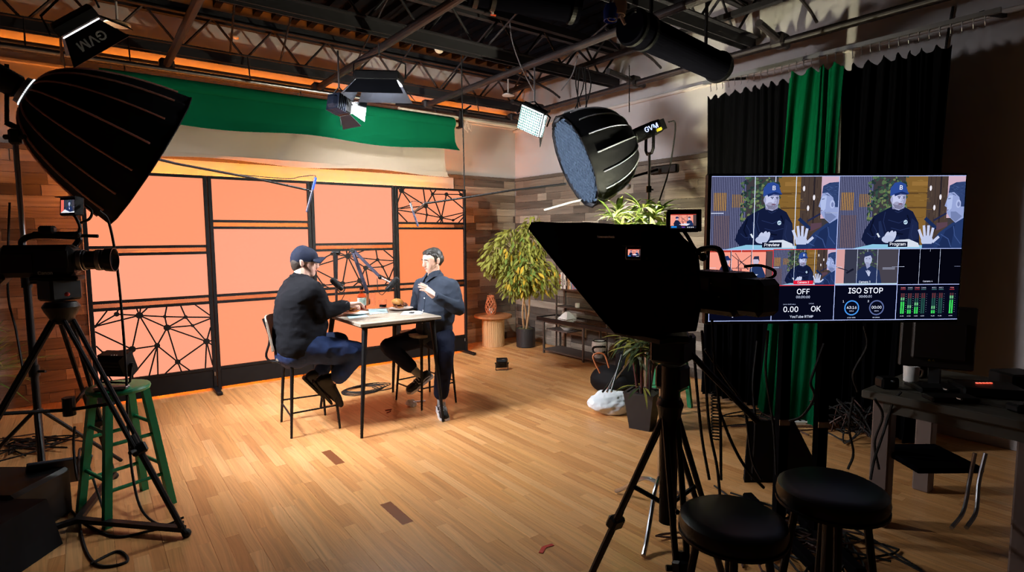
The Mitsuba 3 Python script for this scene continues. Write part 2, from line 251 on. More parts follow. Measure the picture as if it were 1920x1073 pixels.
NAMES = {1: 'black framed glowing screen at the left end, starburst lattice in its lowest panel', 2: 'black framed glowing screen with only plain panels, left of the capped man',
         3: 'black framed glowing screen with a lattice in its middle panel, behind the microphones', 4: 'black framed glowing screen at the right end, lattice in its top panel'}
for c in (1, 2, 3, 4):
    k = thing('fabric_screen', NAMES[c], 'light screen', 'glowing fabric screens along the back wall'); x0, x1 = (c-1)*PW+.003, c*PW-.003; pw = .034
    for x in (x0+pw/2, x1-pw/2):
        part(k, 'post', rbox((x, PY, PH/2), (pw, .045, PH), .003), 'steel_black')
    part(k, 'base_board', rbox(((x0+x1)/2, PY+.005, .125), (x1-x0-2*pw, .03, .19), .003), 'black_wood')
    zs = [.22]+LV[c]+[PH]; b = .026
    for j in range(3):
        za, zb = (zs[j] if j == 0 else zs[j]+.021), (zs[j+1]-.021 if j < 2 else zs[j+1])
        for z in (za+b/2, zb-b/2): part(k, 'rail', box(((x0+x1)/2, PY, z), (x1-x0-2*pw, .04, b)), 'steel_black')
        xa, xb = x0+pw, x1-pw; zl, zh = za+b, zb-b
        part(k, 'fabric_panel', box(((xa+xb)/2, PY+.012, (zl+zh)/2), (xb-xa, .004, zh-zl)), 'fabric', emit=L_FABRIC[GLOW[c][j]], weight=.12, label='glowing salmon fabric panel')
        if (c, j) in ((1, 0), (3, 1), (4, 2)):
            N, ED = WEBS[c]; at = lambda u, v: V([xa+u*(xb-xa), PY-.006, zh-v*(zh-zl)]); s = .009
            lt = part(k, 'lattice', cat([bar(at(*e[:2]), at(*e[2:]), .012, .012, up=(0, 1, 0)) for e in ED]), 'steel_black', label='black starburst lattice')
            for u, v, r in N: part(lt, 'node', cyl(at(u, v)-V([0, .009, 0]), at(u, v)+V([0, .009, 0]), r*s+.004, n=14), 'steel_black')
    up = fr(((x0+x1)/2, PY+.14, 2.02), (0, .85, .53), (1, 0, 0)); part(k, 'unseen_led_strip', mv(trimesh.Trimesh([(-.48, -.012, 0), (.48, -.012, 0), (.48, .012, 0), (-.48, .012, 0)], [[0, 1, 2], [0, 2, 3]]), up), 'lamp_face', emit=L_TUBE, weight=.35)  # unseen strip behind the screen, placed to light the upper back wall orange
    part(k, 'unseen_strip_holder', mv(box((0, 0, -.012), (.98, .03, .02)), up), 'steel_black')
    part(k, 'unseen_led_tube', box(((x0+x1)/2, PY+.12, .12), (x1-x0-.1, .02, .02)), 'lamp_face', emit=L_TUBE*.1, weight=.08)  # unseen low tube, placed to light the wall foot behind the screen
    part(k, 'unseen_led_tube', box(((x0+x1)/2, PY+.09, 1.30), (x1-x0-.1, .02, .02)), 'lamp_face', emit=L_TUBE*.22, weight=.12)  # unseen middle tube, placed to make the gaps between rails glow orange
    for x in ([x1] if c in (1,) else [x1-.03] if c == 4 else []):
        part(k, 'foot', rbox((x-.02, PY-.1, .02), (.05, .34, .03), .004), 'steel_black')
        part(k, 'hinge_bolt', cyl((x-.02, PY-.03, .16), (x-.02, PY-.03, .2), .006), 'alu')
# ---------------------------------------------------------------- paper backdrops on the back wall
one('white_backdrop_sheet', box((2.12, YB-.035, 1.24), (4.25, .004, 2.46)), 'paint', 'wide white sheet on the wall behind the glowing screens, lit orange', 'backdrop')
def hang(y0, x0, x1, zt, zb, flare, seed):
    def f(u, v):
        x = x0+(x1-x0)*u; z = zt+(zb-zt)*v
        y = y0-flare*np.clip(v-.55, 0, 1)**2*3*(.5+.5*u)+.02*np.sin(u*9+seed)*v
        return np.stack([x+.03*v**3*u, y, z+.018*np.sin(u*14+seed)*v**3], -1)
    return shell(grid(f, 40, 14), .003)
k = thing('green_backdrop', 'long roll of chroma green paper hanging from its tube under the ceiling', 'backdrop')
part(k, 'paper', hang(6.26, .2, 3.84, 2.98, 2.665, .12, 1), 'green_paper', True)
part(k, 'roll', cyl((.2, 6.33, 3.03), (3.86, 6.33, 3.03), .078, n=24), 'green_paper', 30)
part(k, 'core', cyl((3.86, 6.33, 3.03), (3.93, 6.33, 3.03), .03), 'cream_paper', 30)
for x in (.4, 2.0, 3.7): part(k, 'hanger', cyl((x, 6.40, 3.07), (x, 6.5, 3.22), .008, n=6), 'alu')
k = thing('cream_backdrop', 'cream paper backdrop hanging behind and below the green roll', 'backdrop')
part(k, 'paper', hang(6.62, .1, 3.9, 3.0, 2.40, .03, 4), 'cream_paper', True)
for x in (.3, 2.0, 3.7): part(k, 'hanger', cyl((x, 6.615, 3.0), (x, 6.545, 3.22), .006, n=6), 'alu')
part(k, 'hem', hang(6.60, .1, 3.93, 2.45, 2.40, .0, 4), 'cream_paper', True)
one('roller_tube', cyl((-.6, 6.42, 3.20), (3.1, 6.42, 3.205), .022, n=12), 'alu', 'thin silver tube running above the green paper roll', 'tube', smooth=30)
one('roller_tube', cyl((3.12, 6.36, 3.13), (5.3, 6.36, 3.10), .024, n=12), 'cream_paper', 'beige pole with an open end, right of the green paper roll', 'tube', smooth=30)
k = thing('roller_bracket', 'tangled metal bracket and chains at the right end of the green roll', 'bracket')
part(k, 'plate', cat([rbox((3.98, 6.36, 3.1), (.05, .1, .22), .006), rbox((4.03, 6.36, 3.2), (.12, .05, .04), .006), bar((3.95, 6.36, 3.15), (4.16, 6.36, 3.3), .02)]), 'steel_black')
part(k, 'chain', cat([tube(spline([(4.0+.02*i, 6.34, 3.1), (4.02+.025*i, 6.3, 2.98-.02*(i % 3)), (4.06+.02*i, 6.34, 3.06)], 10), .006, 5) for i in range(5)]), 'cream_paper')
k = thing('conduit', 'grey metal conduit high on the back wall, an unseen orange light strip behind it', 'conduit')
part(k, 'tube', cyl((-2.0, 6.90, 3.36), (5.3, 6.90, 3.36), .028, n=12), 'duct_metal', 30)
part(k, 'unseen_led_strip', trimesh.Trimesh([(-2, 6.925, 3.375), (5.2, 6.925, 3.375), (5.2, 6.945, 3.372), (-2, 6.945, 3.372)], [[0, 1, 2], [0, 2, 3]]), 'lamp_face', emit=V([24, 5.6, .5]), weight=.3)  # out of view behind the conduit, placed to light the wall band under the truss
part(k, 'unseen_strip_channel', box((1.6, 6.935, 3.36), (7.2, .026, .02)), 'duct_metal')
# ---------------------------------------------------------------- trusses, pipes
truss_names = ['nearest the back wall', 'second from the back wall', 'above the middle of the floor', 'above the green stools', 'above the camera operators']
for i, y in enumerate([6.7, 4.93, 3.16, 1.4, -.4]):
    k = thing('roof_truss', 'dark steel roof truss '+truss_names[i], 'truss', 'roof trusses')
    for z in (3.47, 3.88):
        for s in (-1, 1): part(k, 'chord', cat([box(((XL+XR)/2, y+s*.045, z), (XR-XL, .012, .10)), box(((XL+XR)/2, y+s*.07, z+(.045 if z < 3.6 else -.045)), (XR-XL, .06, .012))]), 'joist_paint')
    for j in range(14):
        xa = XL+.3+j*.6; a, b = ((xa, y, 3.5), (xa+.3, y, 3.86)); c = (xa+.6, y, 3.5)
        part(k, 'web_rod', cyl(a, b, .013, n=6), 'joist_paint'); part(k, 'web_rod', cyl(b, c, .013, n=6), 'joist_paint')
r3 = np.random.default_rng(5)
k = thing('roof_deck', 'black sprayed ribbed metal deck above the trusses', 'roof deck')
part(k, 'ribs', cat([box((x, (YB+YF)/2, 4.11), (.07, YB-YF, .06)) for x in np.arange(XL+.1, XR, .2)]), 'ceiling_black', kind='stuff')
k = thing('ceiling_cross_brace', 'thin dark rods crossing between the trusses', 'brace')
for x in (1.1, 1.6, 2.4, 2.9, 3.6, 4.3): part(k, 'rod', cyl((x, 4.9, 3.9), (x+.25, 6.7, 3.5), .01, n=6), 'joist_paint')
for x in (2.0, 3.2, 4.2): part(k, 'rod', cyl((x, 3.2, 3.9), (x+.2, 4.9, 3.52), .01, n=6), 'joist_paint')
PIPES = [(.745, 'left of the hanging lamps'), (2.21, 'above the capped man'), (3.6, 'right of the green roll'), (4.97, 'along the right wall')]
for x, w in PIPES:
    k = thing('lighting_pipe', 'dark lighting pipe running towards the camera, '+w, 'pipe', 'lighting pipes')
    y1 = 6.72
    part(k, 'pipe', cyl((x, YF+.1, 3.27), (x, y1, 3.27), .034, n=12), 'pipe_paint', 30)
    part(k, 'clamp', rbox((x, 6.52, 3.27), (.13, .1, .11), .02), 'pipe_paint')
k = thing('lighting_pipe', 'dark lighting pipe running crosswise in front of the back wall', 'pipe')
part(k, 'pipe', cyl((-1.5, 6.52, 3.22), (5.2, 6.52, 3.22), .034, n=12), 'pipe_paint', 30)
for x in (-.3, .45, 1.5, 2.9, 4.4): part(k, 'hanger', cyl((x, 6.52, 3.25), (x, 6.6, 3.5), .007, n=6), 'alu' if x > 1 else 'pipe_paint')
for j, (y, w) in enumerate([(6.0, 'in the far corner'), (4.35, 'above the softbox with the grid'), (2.7, 'beside the black curtain')]):
    k = thing('wall_brace', 'short dark pipe and hooked rod at the right wall '+w, 'brace', 'braces at the right wall')
    part(k, 'pipe', cyl((4.45, y-.15, 3.30), (5.2, y, 3.30), .03, n=10), 'pipe_paint', 30); part(k, 'rod', tube(spline([(4.2, y-.35, 3.62), (4.9, y-.3, 3.5), (5.15, y-.28, 3.42)], 10), .014, 6), 'pipe_paint')
    part(k, 'clamp', rbox((4.97, y-.05, 3.29), (.14, .12, .12), .02), 'pipe_paint')
k = thing('side_truss', 'slim dark truss running along the right wall under the deck', 'truss')
for z in (3.62, 3.86): part(k, 'chord', bar((4.9, YF+.1, z), (4.9, 6.6, z), .06, .05), 'joist_paint')
for j in range(16): part(k, 'web_rod', cyl((4.9, 6.4-j*.5, 3.62), (4.9, 6.15-j*.5, 3.86), .013, n=6), 'joist_paint'); part(k, 'web_rod', cyl((4.9, 6.15-j*.5, 3.86), (4.9, 5.9-j*.5, 3.62), .013, n=6), 'joist_paint')
one('patch_of_insulation', ball(W(823, 93, 5.6), .05, 1, (1, .6, .8)), 'cream_paper', 'pale scrap of torn insulation between two trusses', 'insulation')
one('patch_of_insulation', ball(W(405, 67, 6.2), .04, 1, (2, .6, .5)), 'cream_paper', 'pale ragged scrap of insulation on the truss at upper left', 'insulation')
one('patch_of_insulation', ball(W(442, 70, 6.2), .035, 1, (1, .6, .7)), 'cream_paper', 'small pale insulation tuft right of the ragged scrap', 'insulation')
k = thing('spring_clamp', 'small orange clamp hooked on a truss', 'clamp'); part(k, 'jaw', cat([bar(W(926, 12, 4.6), W(922, 22, 4.6), .03, .015), bar(W(920, 27, 4.6), W(930, 29, 4.6), .012)]), 'orange_plastic'); part(k, 'hook', bar(W(923, 19, 4.59), W(924, 27, 4.59), .014), 'trim_paint'); part(k, 'strap', bar(W(923, 14, 4.6), V([*W(923, 14, 4.6)[:2], 4.09]), .01), 'steel_black')
# ceiling discs and hanging cords
def disc(px, py, d, r, lab, mt):
    c = W(px, py, d); k = thing('ceiling_disc', lab, 'ceiling fixture'); part(k, 'plate', lathe([(0, .012), (r*.7, .012), (r, 0), (r, -.008), (0, -.012)], 24, fr(c, (0, 0, 1))), mt, 30)
    part(k, 'stem', cyl(c, c+V([0, 0, .16]), .008), 'trim_paint')
disc(953, 178, 5.9, .065, 'white disc on a short stem near the far corner', 'trim_paint'); disc(220, 45, 4.2, .085, 'tan disc beside the lamp at upper left', 'tan_paint')
for P, lab in [([(956, 40), (960, 75), (975, 120), (1000, 170)], 'thin pale cord looping down left of the square lamp'), ([(1083, 105), (1073, 140), (1052, 170)], 'thin pale cord above the square lamp'), ([(1180, 122), (1180, 210)], 'thin dark cord hanging straight down on the right wall')]:
    one('cord', cable([W(x, y, 5.6) for x, y in P], .006 if len(P) > 2 else .005, 16, 5), 'grey_cord' if len(P) > 2 else 'rubber_black', lab, 'cord')
one('cord', cable([V([*W(866, 160, 6.2)[:2], 4.09]), W(866, 160, 6.2), W(868, 235, 6.2), W(871, 356, 6.2)], .006), 'rubber_black', 'thin black cord hanging down to the corner of the right screen', 'cord')
one('cord', cable([onx(1787, 12, XR-.02), onx(1772, 100, XR-.02), onx(1745, 322, XR-.02)], .009), 'rubber_black', 'black cord running down the dark wall right of the curtain', 'cord')
k = thing('cable_bundle', 'black cables hanging in a bunch from the pipe at the right wall', 'cables')
for i in range(5): part(k, 'cable', cable([W(1082+5*i, 125, 5.5), W(1080+7*i-3*(i % 2), 160, 5.5), W(1088+4*i-9*(i % 3), 200+3*i, 5.5)], .006, 14, 5), 'rubber_black')
for p, q, lab in [((1155, 14), (1148, 30), 'blue'), ((1160, 5), (1172, 46), 'white')]:
    d = 2.9; k = thing('hanging_clip_lamp', f'small {lab} round shade hanging near the top of the picture', 'lamp')
    c = W(1145, 28, d) if lab == 'blue' else W(1161, 18, d)
    part(k, 'shade', lathe([(.004, .055), (.03, .05), (.04, .02), (.034, -.03), (.03, -.032), (.036, .02), (.0, .04)], 20, fr(c, (0.1, 0, 1))), 'blue_plastic' if lab == 'blue' else 'cream_paper', 30)
    part(k, 'stem', cyl(c+V([0, 0, .05]), c+V([0, 0, .22]), .006), 'chrome')
    if lab != 'blue': part(k, 'tube', cyl(W(1164, 30, d), W(1172, 46, d), .008), 'trim_paint')
    else: part(k, 'ring', tube([W(1148, 36, d-.03)+.022*(math.cos(a)*RT+.5*math.sin(a)*UP) for a in np.linspace(0, 6.3, 14)], .003, 5), 'trim_paint')
# black tube fixtures
def tube_lamp(a, b, r, lab, lit):
    a, b = V(a), V(b); k = thing('tube_fixture', lab, 'lamp fixture'); M = fr(a, b-a, RT); L = np.linalg.norm(b-a)
    part(k, 'housing', mv(extr(Point(0, 0).buffer(r, 10).intersection(sbox(-r, -r, r, r)).difference(sbox(-r*.5, -r*1.2, r*.5, -r*.6)), L), M), 'hood_cloth')
    for z in (.03, L*.02+.13, L-.06): part(k, 'end_ring', mv(extr(Point(0, 0).buffer(r*1.12, 10).difference(Point(0, 0).buffer(r*.98, 10)), .03), M@fr((0, 0, z), (0, 0, 1))), 'plastic_black')
    for t in (.2, .8): part(k, 'hanger', bar(a+(b-a)*t, V([*(a+(b-a)*t)[:2], 3.9]), .012, .03), 'steel_black')
    return k, M, L
pa, pb = W(1180, 48, 3.9), W(1352, 128, 4.75)
k, M, L = tube_lamp(pa, pb, .115, 'long black tube fixture with a lit edge, over the right side', True)
pc, pd = W(1189, 66, 3.95), W(1348, 151, 4.8)
part(k, 'lit_edge', bar(pc, pd, .012, .02), 'lamp_face', emit=(.5, .52, .48)); part(k, 'flap', bar(pc+.03*UP, pd+.03*UP, .05, .02), 'hood_cloth')
pa, pb = W(880, -22, 3.6), W(1085, 14, 3.75)
tube_lamp(pa, pb, .10, 'black tube fixture hanging at the top edge of the picture', False)
# ---------------------------------------------------------------- lamps
def octa(name, lab, c, n, D, depth, rods, lit, grid_on, fabricm):
    """deep parabolic softbox: face centre c, facing along n"""
    n = unit(n); k = thing(name, lab, 'softbox lamp'); R = D/2; NR = 16
    M = fr(c-n*depth, n, (0, 0, 1)); prof = [(.075, 0), (.165*R/.45, .045), (.255*R/.45, .14), (.335*R/.45, .29), (.40*R/.45, .47), (R, .66)] if not grid_on else [(.075, 0), (.19*R/.45, .03), (.29*R/.45, .10), (.38*R/.45, .24), (.435*R/.45, .43), (R, .66)]
    prof = [(r, z*(depth/prof[-1][1])) for r, z in prof]; S = spline([(r, z, 0) for r, z in prof], 14)[:, :2]
    vs, fs = [], []; m = 4
    for i, (r, z) in enumerate(S):
        for j in range(NR*m):
            a = j/(NR*m)*2*math.pi; f = abs((j % m)/m-.5)*2                       # 1 at a rod, 0 between
            rr = r*(math.cos(math.pi/NR)/math.cos((j % m)/m*2*math.pi/NR-math.pi/NR))*(1 if f == 1 else 1-.012*(1-f))
            w = 1+.006*math.sin(i*2.1+j*3.7+(j//m)*1.3) if 0 < j % m else 1
            vs.append((rr*w*math.cos(a), rr*w*math.sin(a), z))
    Q = NR*m
    for i in range(len(S)-1):
        for j in range(Q): p, q = i*Q+j, i*Q+(j+1) % Q; fs += [[p, q, q+Q], [p, q+Q, p+Q]]
    part(k, 'fabric_shell', mv(shell(trimesh.Trimesh(vs, fs, process=False), .004), M), fabricm, True)
    for j in range(NR):
        a = j/NR*2*math.pi; P = [((r+.008)*math.cos(a), (r+.008)*math.sin(a), z) for r, z in S[1:-1]]
        part(k, 'rod', mv(tube(P, .0065, 6), M), rods)
    ring = [(R*math.cos(j/NR*2*math.pi), R*math.sin(j/NR*2*math.pi), depth) for j in range(NR+1)]
    part(k, 'rim', mv(tube(ring, .007, 6), M), fabricm)
    part(k, 'speed_ring', mv(lathe([(.06, -.03), (.085, -.03), (.09, 0), (.085, .02), (.06, .02)], 24), M), 'alu', 30)
    face = mv(flat_disc(R*(.90 if grid_on else .58), depth-.05 if grid_on else depth-.46), M); part(k, 'diffuser', face, 'lamp_face', emit=lit, weight=1.5)
    if grid_on:
        part(k, 'honeycomb_grid', mv(honeycomb(R*.93, .044, .046, depth-.046), M), 'grid_cloth', label='blue-grey honeycomb grid')
    return k, M
def flat_disc(r, z, n=32):
    a = np.arange(n)*2*math.pi/n; v = np.vstack([np.column_stack([r*np.cos(a), r*np.sin(a), np.full(n, z)]), [[0, 0, z]]])
    return trimesh.Trimesh(v, [[n, j, (j+1) % n] for j in range(n)], process=False)
def honeycomb(R, pitch, h, z0):
    """one sheet wall per cell edge"""
    s = pitch/math.sqrt(3); vs, fs = [], []; seen = set()
    for i in range(-40, 41):
        for j in range(-40, 41):
            cx, cy = pitch*(i+j/2), pitch*j*math.sqrt(3)/2
            if cx*cx+cy*cy > R*R: continue
            for q in range(6):
                a, b = math.radians(60*q+30), math.radians(60*q+90); p0 = (cx+s*math.cos(a), cy+s*math.sin(a)); p1 = (cx+s*math.cos(b), cy+s*math.sin(b))
                kk = tuple(sorted([(round(p0[0], 4), round(p0[1], 4)), (round(p1[0], 4), round(p1[1], 4))]))
                if kk in seen or max(math.hypot(*p0), math.hypot(*p1)) > R: continue
                seen.add(kk); o = len(vs); vs += [(*p0, z0), (*p1, z0), (*p1, z0+h), (*p0, z0+h)]; fs += [[o, o+1, o+2], [o, o+2, o+3]]
    return trimesh.Trimesh(vs, fs, process=False)
def light_head(k, M, L=.26, r=.062):
    """the lamp behind a softbox, axis -z of M"""
    part(k, 'lamp_head', mv(cat([lathe([(.0, -.03), (.055, -.03), (r, -.05), (r, -.03-L*.75), (r*.9, -.03-L), (0, -.03-L)], 20), box((0, 0, -.03-L*1.02), (.1, .13, .04))]), M), 'plastic_black', 30)
cR = W(1077, 305, 5.2); nR = across(1077, 305, -166, 72, 72, False)
k, M = octa('softbox', 'round black softbox with a pale honeycomb grid before the right wall', cR, nR, .89, .58, 'rod_white', L_KEY2, True, 'nylon_black')
light_head(k, M, .3, .068); hd = (M@V([0, 0, -.22, 1]))[:3]
ax = unit(nR); side = unit(np.cross(ax, (0, 0, 1))); upv = np.cross(side, ax)
tm = meshkit.text_mesh('GVM', .045, .002, True); tm.apply_translation((-.085, -.02, 0)); s_out = side if side @ (EYE-hd) > 0 else -side
tx = -ax if np.cross(upv, -(-ax)) is None else -ax
Mx = np.eye(4); Mx[:3, 0] = unit(np.cross(upv, s_out)); Mx[:3, 1] = upv; Mx[:3, 2] = s_out; Mx[:3, 3] = hd+s_out*.07+upv*.012
part(k, 'logo', mv(tm, Mx), 'lamp_face', label='glowing blue-white letters GVM', emit=(.55, .75, 1.6))
My = Mx.copy(); My[:3, 3] = hd+s_out*.069-upv*.03+Mx[:3, 0]*.055; part(k, 'sticker', mv(rbox((0, 0, 0), (.06, .03, .002), .0008), My), 'yellow_label')
part(k, 'yoke', tube([hd+s_out*.085, hd+s_out*.085-V([0, 0, .18]), hd+s_out*.05-V([0, 0, .22]), hd-s_out*.05-V([0, 0, .22]), hd-s_out*.085-V([0, 0, .18]), hd-s_out*.085], .014, 8), 'plastic_black')
part(k, 'power_cable', cable([hd-ax*.2, hd-ax*.28-V([0, 0, .06]), hd-ax*.22-V([0, 0, .45]), hd-ax*.05-V([0, 0, .9]), hd-V([0, 0, 1.4])], .007), 'rubber_black')
ks = thing('light_stand', 'chrome light stand that carries the softbox with the grid', 'light stand'); b = V([hd[0], hd[1], 0])
part(ks, 'riser', cyl(b+V([0, 0, 1.2]), hd-V([0, 0, .22]), .012), 'chrome', 30); part(ks, 'column', cyl(b+V([0, 0, .12]), b+V([0, 0, 1.25]), .017), 'chrome', 30)
for z in (1.2, 2.0): part(ks, 'collar', cat([cyl(b+V([0, 0, z]), b+V([0, 0, z+.06]), .024), cyl(b+V([0, 0, z+.03]), b+V([.06, 0, z+.03]), .008)]), 'plastic_black', 30)
for a in (.3, 2.4, 4.5): part(ks, 'leg', tube([b+V([0, 0, .6]), b+V([.42*math.cos(a), .42*math.sin(a), .012])], .011, 8), 'chrome', 30)
cL = W(281, 299, 3.9); nL = across(281, 299, .88, .48, 86, True)
k, M = octa('softbox', 'big black softbox seen from behind at upper left, beyond the video camera', cL, nL, 1.03, .72, 'rod_lit_pink', L_KEY, False, 'nylon_black')
light_head(k, M, .3, .075); hd = (M@V([0, 0, -.1, 1]))[:3]
part(k, 'yoke', cat([bar(hd+V([0, 0, 0])+.1*UP, hd-.25*UP, .03, .02), bar(hd-.25*UP, W(42, 245, 3.42), .03)]), 'plastic_black')
part(k, 'light_leak', mv(cat([cyl((.088*math.cos(a), .088*math.sin(a), .0), (.09*math.cos(a+.1), .09*math.sin(a+.1), .0), .005, n=6) for a in np.linspace(0, 6.2, 40)]), M), 'lamp_face', emit=(1.2, 1.3, 1.3))
ks = thing('light_stand', 'black light stand at the left edge that carries the big softbox', 'light stand'); b = onz(78, 1010); b = V([W(48, 500, 3.42)[0], W(48, 500, 3.42)[1], 0])
part(ks, 'column', cyl(b+V([0, 0, .1]), b+V([0, 0, 1.35]), .02), 'steel_black', 30); part(ks, 'riser', cyl(b+V([0, 0, 1.3]), V([b[0], b[1], 2.25]), .014), 'alu', 30)
part(ks, 'pivot', cat([rbox(V([b[0], b[1], 2.2]), (.06, .06, .09), .012), cyl(V([b[0], b[1], 2.2])-.06*RT, V([b[0], b[1], 2.2])+.06*RT, .015)]), 'plastic_black')
for z in (.75, 1.3): part(ks, 'collar', cat([cyl(b+V([0, 0, z]), b+V([0, 0, z+.07]), .028), cyl(b+V([0, 0, z+.03]), b+V([0, 0, z+.03])+.07*RT, .008)]), 'plastic_black', 30)
for a in (.6, 2.7, 4.8): part(ks, 'leg', tube([b+V([0, 0, .55]), b+V([.5*math.cos(a), .5*math.sin(a), .015])], .012, 8), 'steel_black', 30)
# hanging led panels with barn doors
def led_panel(lab, c, n, up, w, h, fl, emit, gap=.0, logo=None, hang_to=None, flaps=(1, 1, 1, 1), egg=False, emit_vis=None):
    n = unit(n); k = thing('led_panel_lamp', lab, 'studio lamp'); x = unit(np.cross(up, n)); M = fr(c, n, x)
    part(k, 'body', mv(rbox((0, 0, -.045), (w+.03, h+.03, .08), .012), M), 'plastic_black')
    part(k, 'lamp_face', mv(box((0, 0, .0), (w, h, .006)), M), 'lamp_face', emit=emit, weight=1.0)
    sp = math.radians(38)
    for i, (sx, sy) in enumerate([(0, 1), (0, -1), (1, 0), (-1, 0)]):
        if not flaps[i]: continue
        hw = (w if sy else h)/2; L = fl
        P = Polygon([(-hw*.97, 0), (hw*.97, 0), (hw+L*.42, L), (-hw-L*.42, L)])
        d = V([sx, sy, 0.0]); t = V([-sy, sx, 0.0]) if True else 0; o = d*((h if sy else w)/2+.008); up2 = math.sin(sp)*d+math.cos(sp)*V([0, 0, 1.])
        F = np.eye(4); F[:3, 0] = np.cross(up2, np.cross(t, up2)); F[:3, 1] = up2; F[:3, 2] = np.cross(F[:3, 0], up2); F[:3, 3] = o+V([0, 0, -.006+(gap if i == 0 else 0)])
        f = part(k, 'barn_door', mv(extr(P, .003), M@F), 'barn_paint')
        if logo == i:
            tmm = meshkit.text_mesh('GVM', L*.34, .002, True); tmm.apply_translation((-L*.55, L*.33, 0))
            G = np.eye(4); G[:3, 3] = (0, 0, .003)
            part(f, 'logo', mv(tmm, M@F@G), 'logo_grey', label='pale letters GVM')
    if egg:
        part(k, 'egg_crate', mv(cat([box((-w/2+w*(i+.5)/11, 0, .012), (.004, h, .012)) for i in range(11)]+[box((0, -h/2+h*(i+.5)/9, .012), (w, .004, .012)) for i in range(9)]), M), 'egg_cloth')
    B = (M@V([0, 0, -.09, 1]))[:3]
    part(k, 'yoke', cat([tube([B+x*(w/2+.05)+n*.05, B+x*(w/2+.05)-n*.02+V([0, 0, .06]), B+V([0, 0, .16]), B-x*(w/2+.05)-n*.02+V([0, 0, .06]), B-x*(w/2+.05)+n*.05], .008, 6)]), 'steel_black')
    if hang_to is not None: part(k, 'drop_rod', cyl(B+V([0, 0, .15]), V([B[0], B[1], hang_to]), .008), 'alu')
    return k, M
nA = across(152, 56, .66, .75, 82, True); led_panel('black lamp with barn doors and letters on one flap, hanging at upper left', W(150, 50, 4.0), nA, -unit(ray(152, 56)), .27, .18, .19, L_PANEL*.12, gap=.012, logo=0, hang_to=3.3)
led_panel('wide black lamp with barn doors hanging level above the table', W(712, 156, 5.0), (0, 0.05, -1), -FW, .36, .22, .17, L_PANEL, hang_to=3.3)
led_panel('small square lamp with an egg crate over its lit face, by the grid softbox', W(994, 227, 5.5), -.50*RT-.52*UP-.68*FW, UP+.55*RT, .24, .24, .12, V([24, 30, 28.]), hang_to=3.3, egg=True, flaps=(0, 0, 1, 0), gap=0)
k, M = led_panel('small spot lamp with folded barn doors in front of the green roll', W(650, 205, 5.3), across(650, 205, .85, .5, 52, True), UP, .13, .11, .13, L_PANEL*2.4, gap=.01, hang_to=3.3)
part(k, 'ribbed_housing', mv(cat([rbox((0, 0, -.12), (.13, .13, .16), .03)]+[box((0, 0, -.06-.022*i), (.15, .15, .008)) for i in range(6)]), M), 'plastic_blue_black')
# ---------------------------------------------------------------- table and chairs of the set
TX0, TX1, TY0, TY1, TZ = 1.72, 2.46, 4.27, 5.13, .90
k = thing('high_table', 'high table with a grey wood top and four tapered black legs', 'table')
part(k, 'tabletop', rbox(((TX0+TX1)/2, (TY0+TY1)/2, TZ-.013), (TX1-TX0, TY1-TY0, .026), .003), 'grey_wood')
part(k, 'apron', box(((TX0+TX1)/2, (TY0+TY1)/2, TZ-.038), (TX1-TX0-.1, TY1-TY0-.1, .024)), 'steel_black')
for sx, sy, fx, fy in [(0, 0, 1.672, 4.195), (1, 0, 2.385, 4.14), (1, 1, 2.45, 5.27), (0, 1, 1.69, 5.22)]:
    top = V([TX0+.06 if sx == 0 else TX1-.06, TY0+.06 if sy == 0 else TY1-.06, TZ-.03]); part(k, 'leg', cyl((fx, fy, 0), top, .011, .024, 12), 'steel_black', 30)
# chair of the capped man
def rounded(w, h, r): return sbox(-w/2+r, -h/2+r, w/2-r, h/2-r).buffer(r, 6)
def bar_chair(name, lab, seat_c, feet, ang, sz, back):
    k = thing(name, lab, 'chair'); c = V([*seat_c, sz]); M = rotz(ang, c)
    part(k, 'seat', mv(extr(rounded(.40, .40, .07), .025), M), 'grey_wood')
    part(k, 'seat_frame', mv(tube([(.19*sx, .19*sy, -.012) for sx, sy in [(1, 1), (1, -1), (-1, -1), (-1, 1), (1, 1)]], .011, 8), M), 'steel_black')
    tops = []
    for fx, fy in feet:
        f = V([fx, fy, 0]); t = c+(f-V([c[0], c[1], 0]))*.80; t[2] = sz-.01; tops.append((f, t)); part(k, 'leg', cyl(f, t, .009, .015, 10), 'steel_black', 30)
    q = lambda i, z: tops[i][0]+(tops[i][1]-tops[i][0])*z/sz
    for i, j, z in [(0, 1, .2), (2, 3, .2), (0, 2, .17), (1, 3, .22)]: part(k, 'stretcher', cyl(q(i, z), q(j, z), .007, n=8), 'steel_black', 30)
    if back:
        for s in (-1, 1): part(k, 'back_frame', mv(tube(spline([(-.17, .17*s, -.01), (-.235, .17*s, .0), (-.265, .17*s, .05), (-.235, .16*s, .18), (-.285, .14*s, .34)], 16), .009, 8), M), 'steel_black')
        f = lambda u, v: np.stack([-.245-.05*v+.05*((u-.5)*2)**2, (u-.5)*.42*(1-.1*v), .06+.29*v-.03*np.abs((u-.5)*2)**4*(2*v-1)], -1)
        part(k, 'backrest', mv(shell(grid(f, 14, 7), .014), M), 'grey_wood', 40)
    return k
bar_chair('bar_chair', 'black metal bar chair with a grey wood backrest under the capped man', (1.43, 4.76), [(1.228, 4.535), (1.62, 4.53), (1.276, 5.0), (1.64, 4.95)], -.52, .605, True)
bar_chair('bar_stool', 'black metal stool with a grey seat under the man in the button shirt', (2.58, 4.78), [(2.39, 4.536), (2.769, 4.555), (2.354, 4.994), (2.753, 5.041)], 0, .66, False)
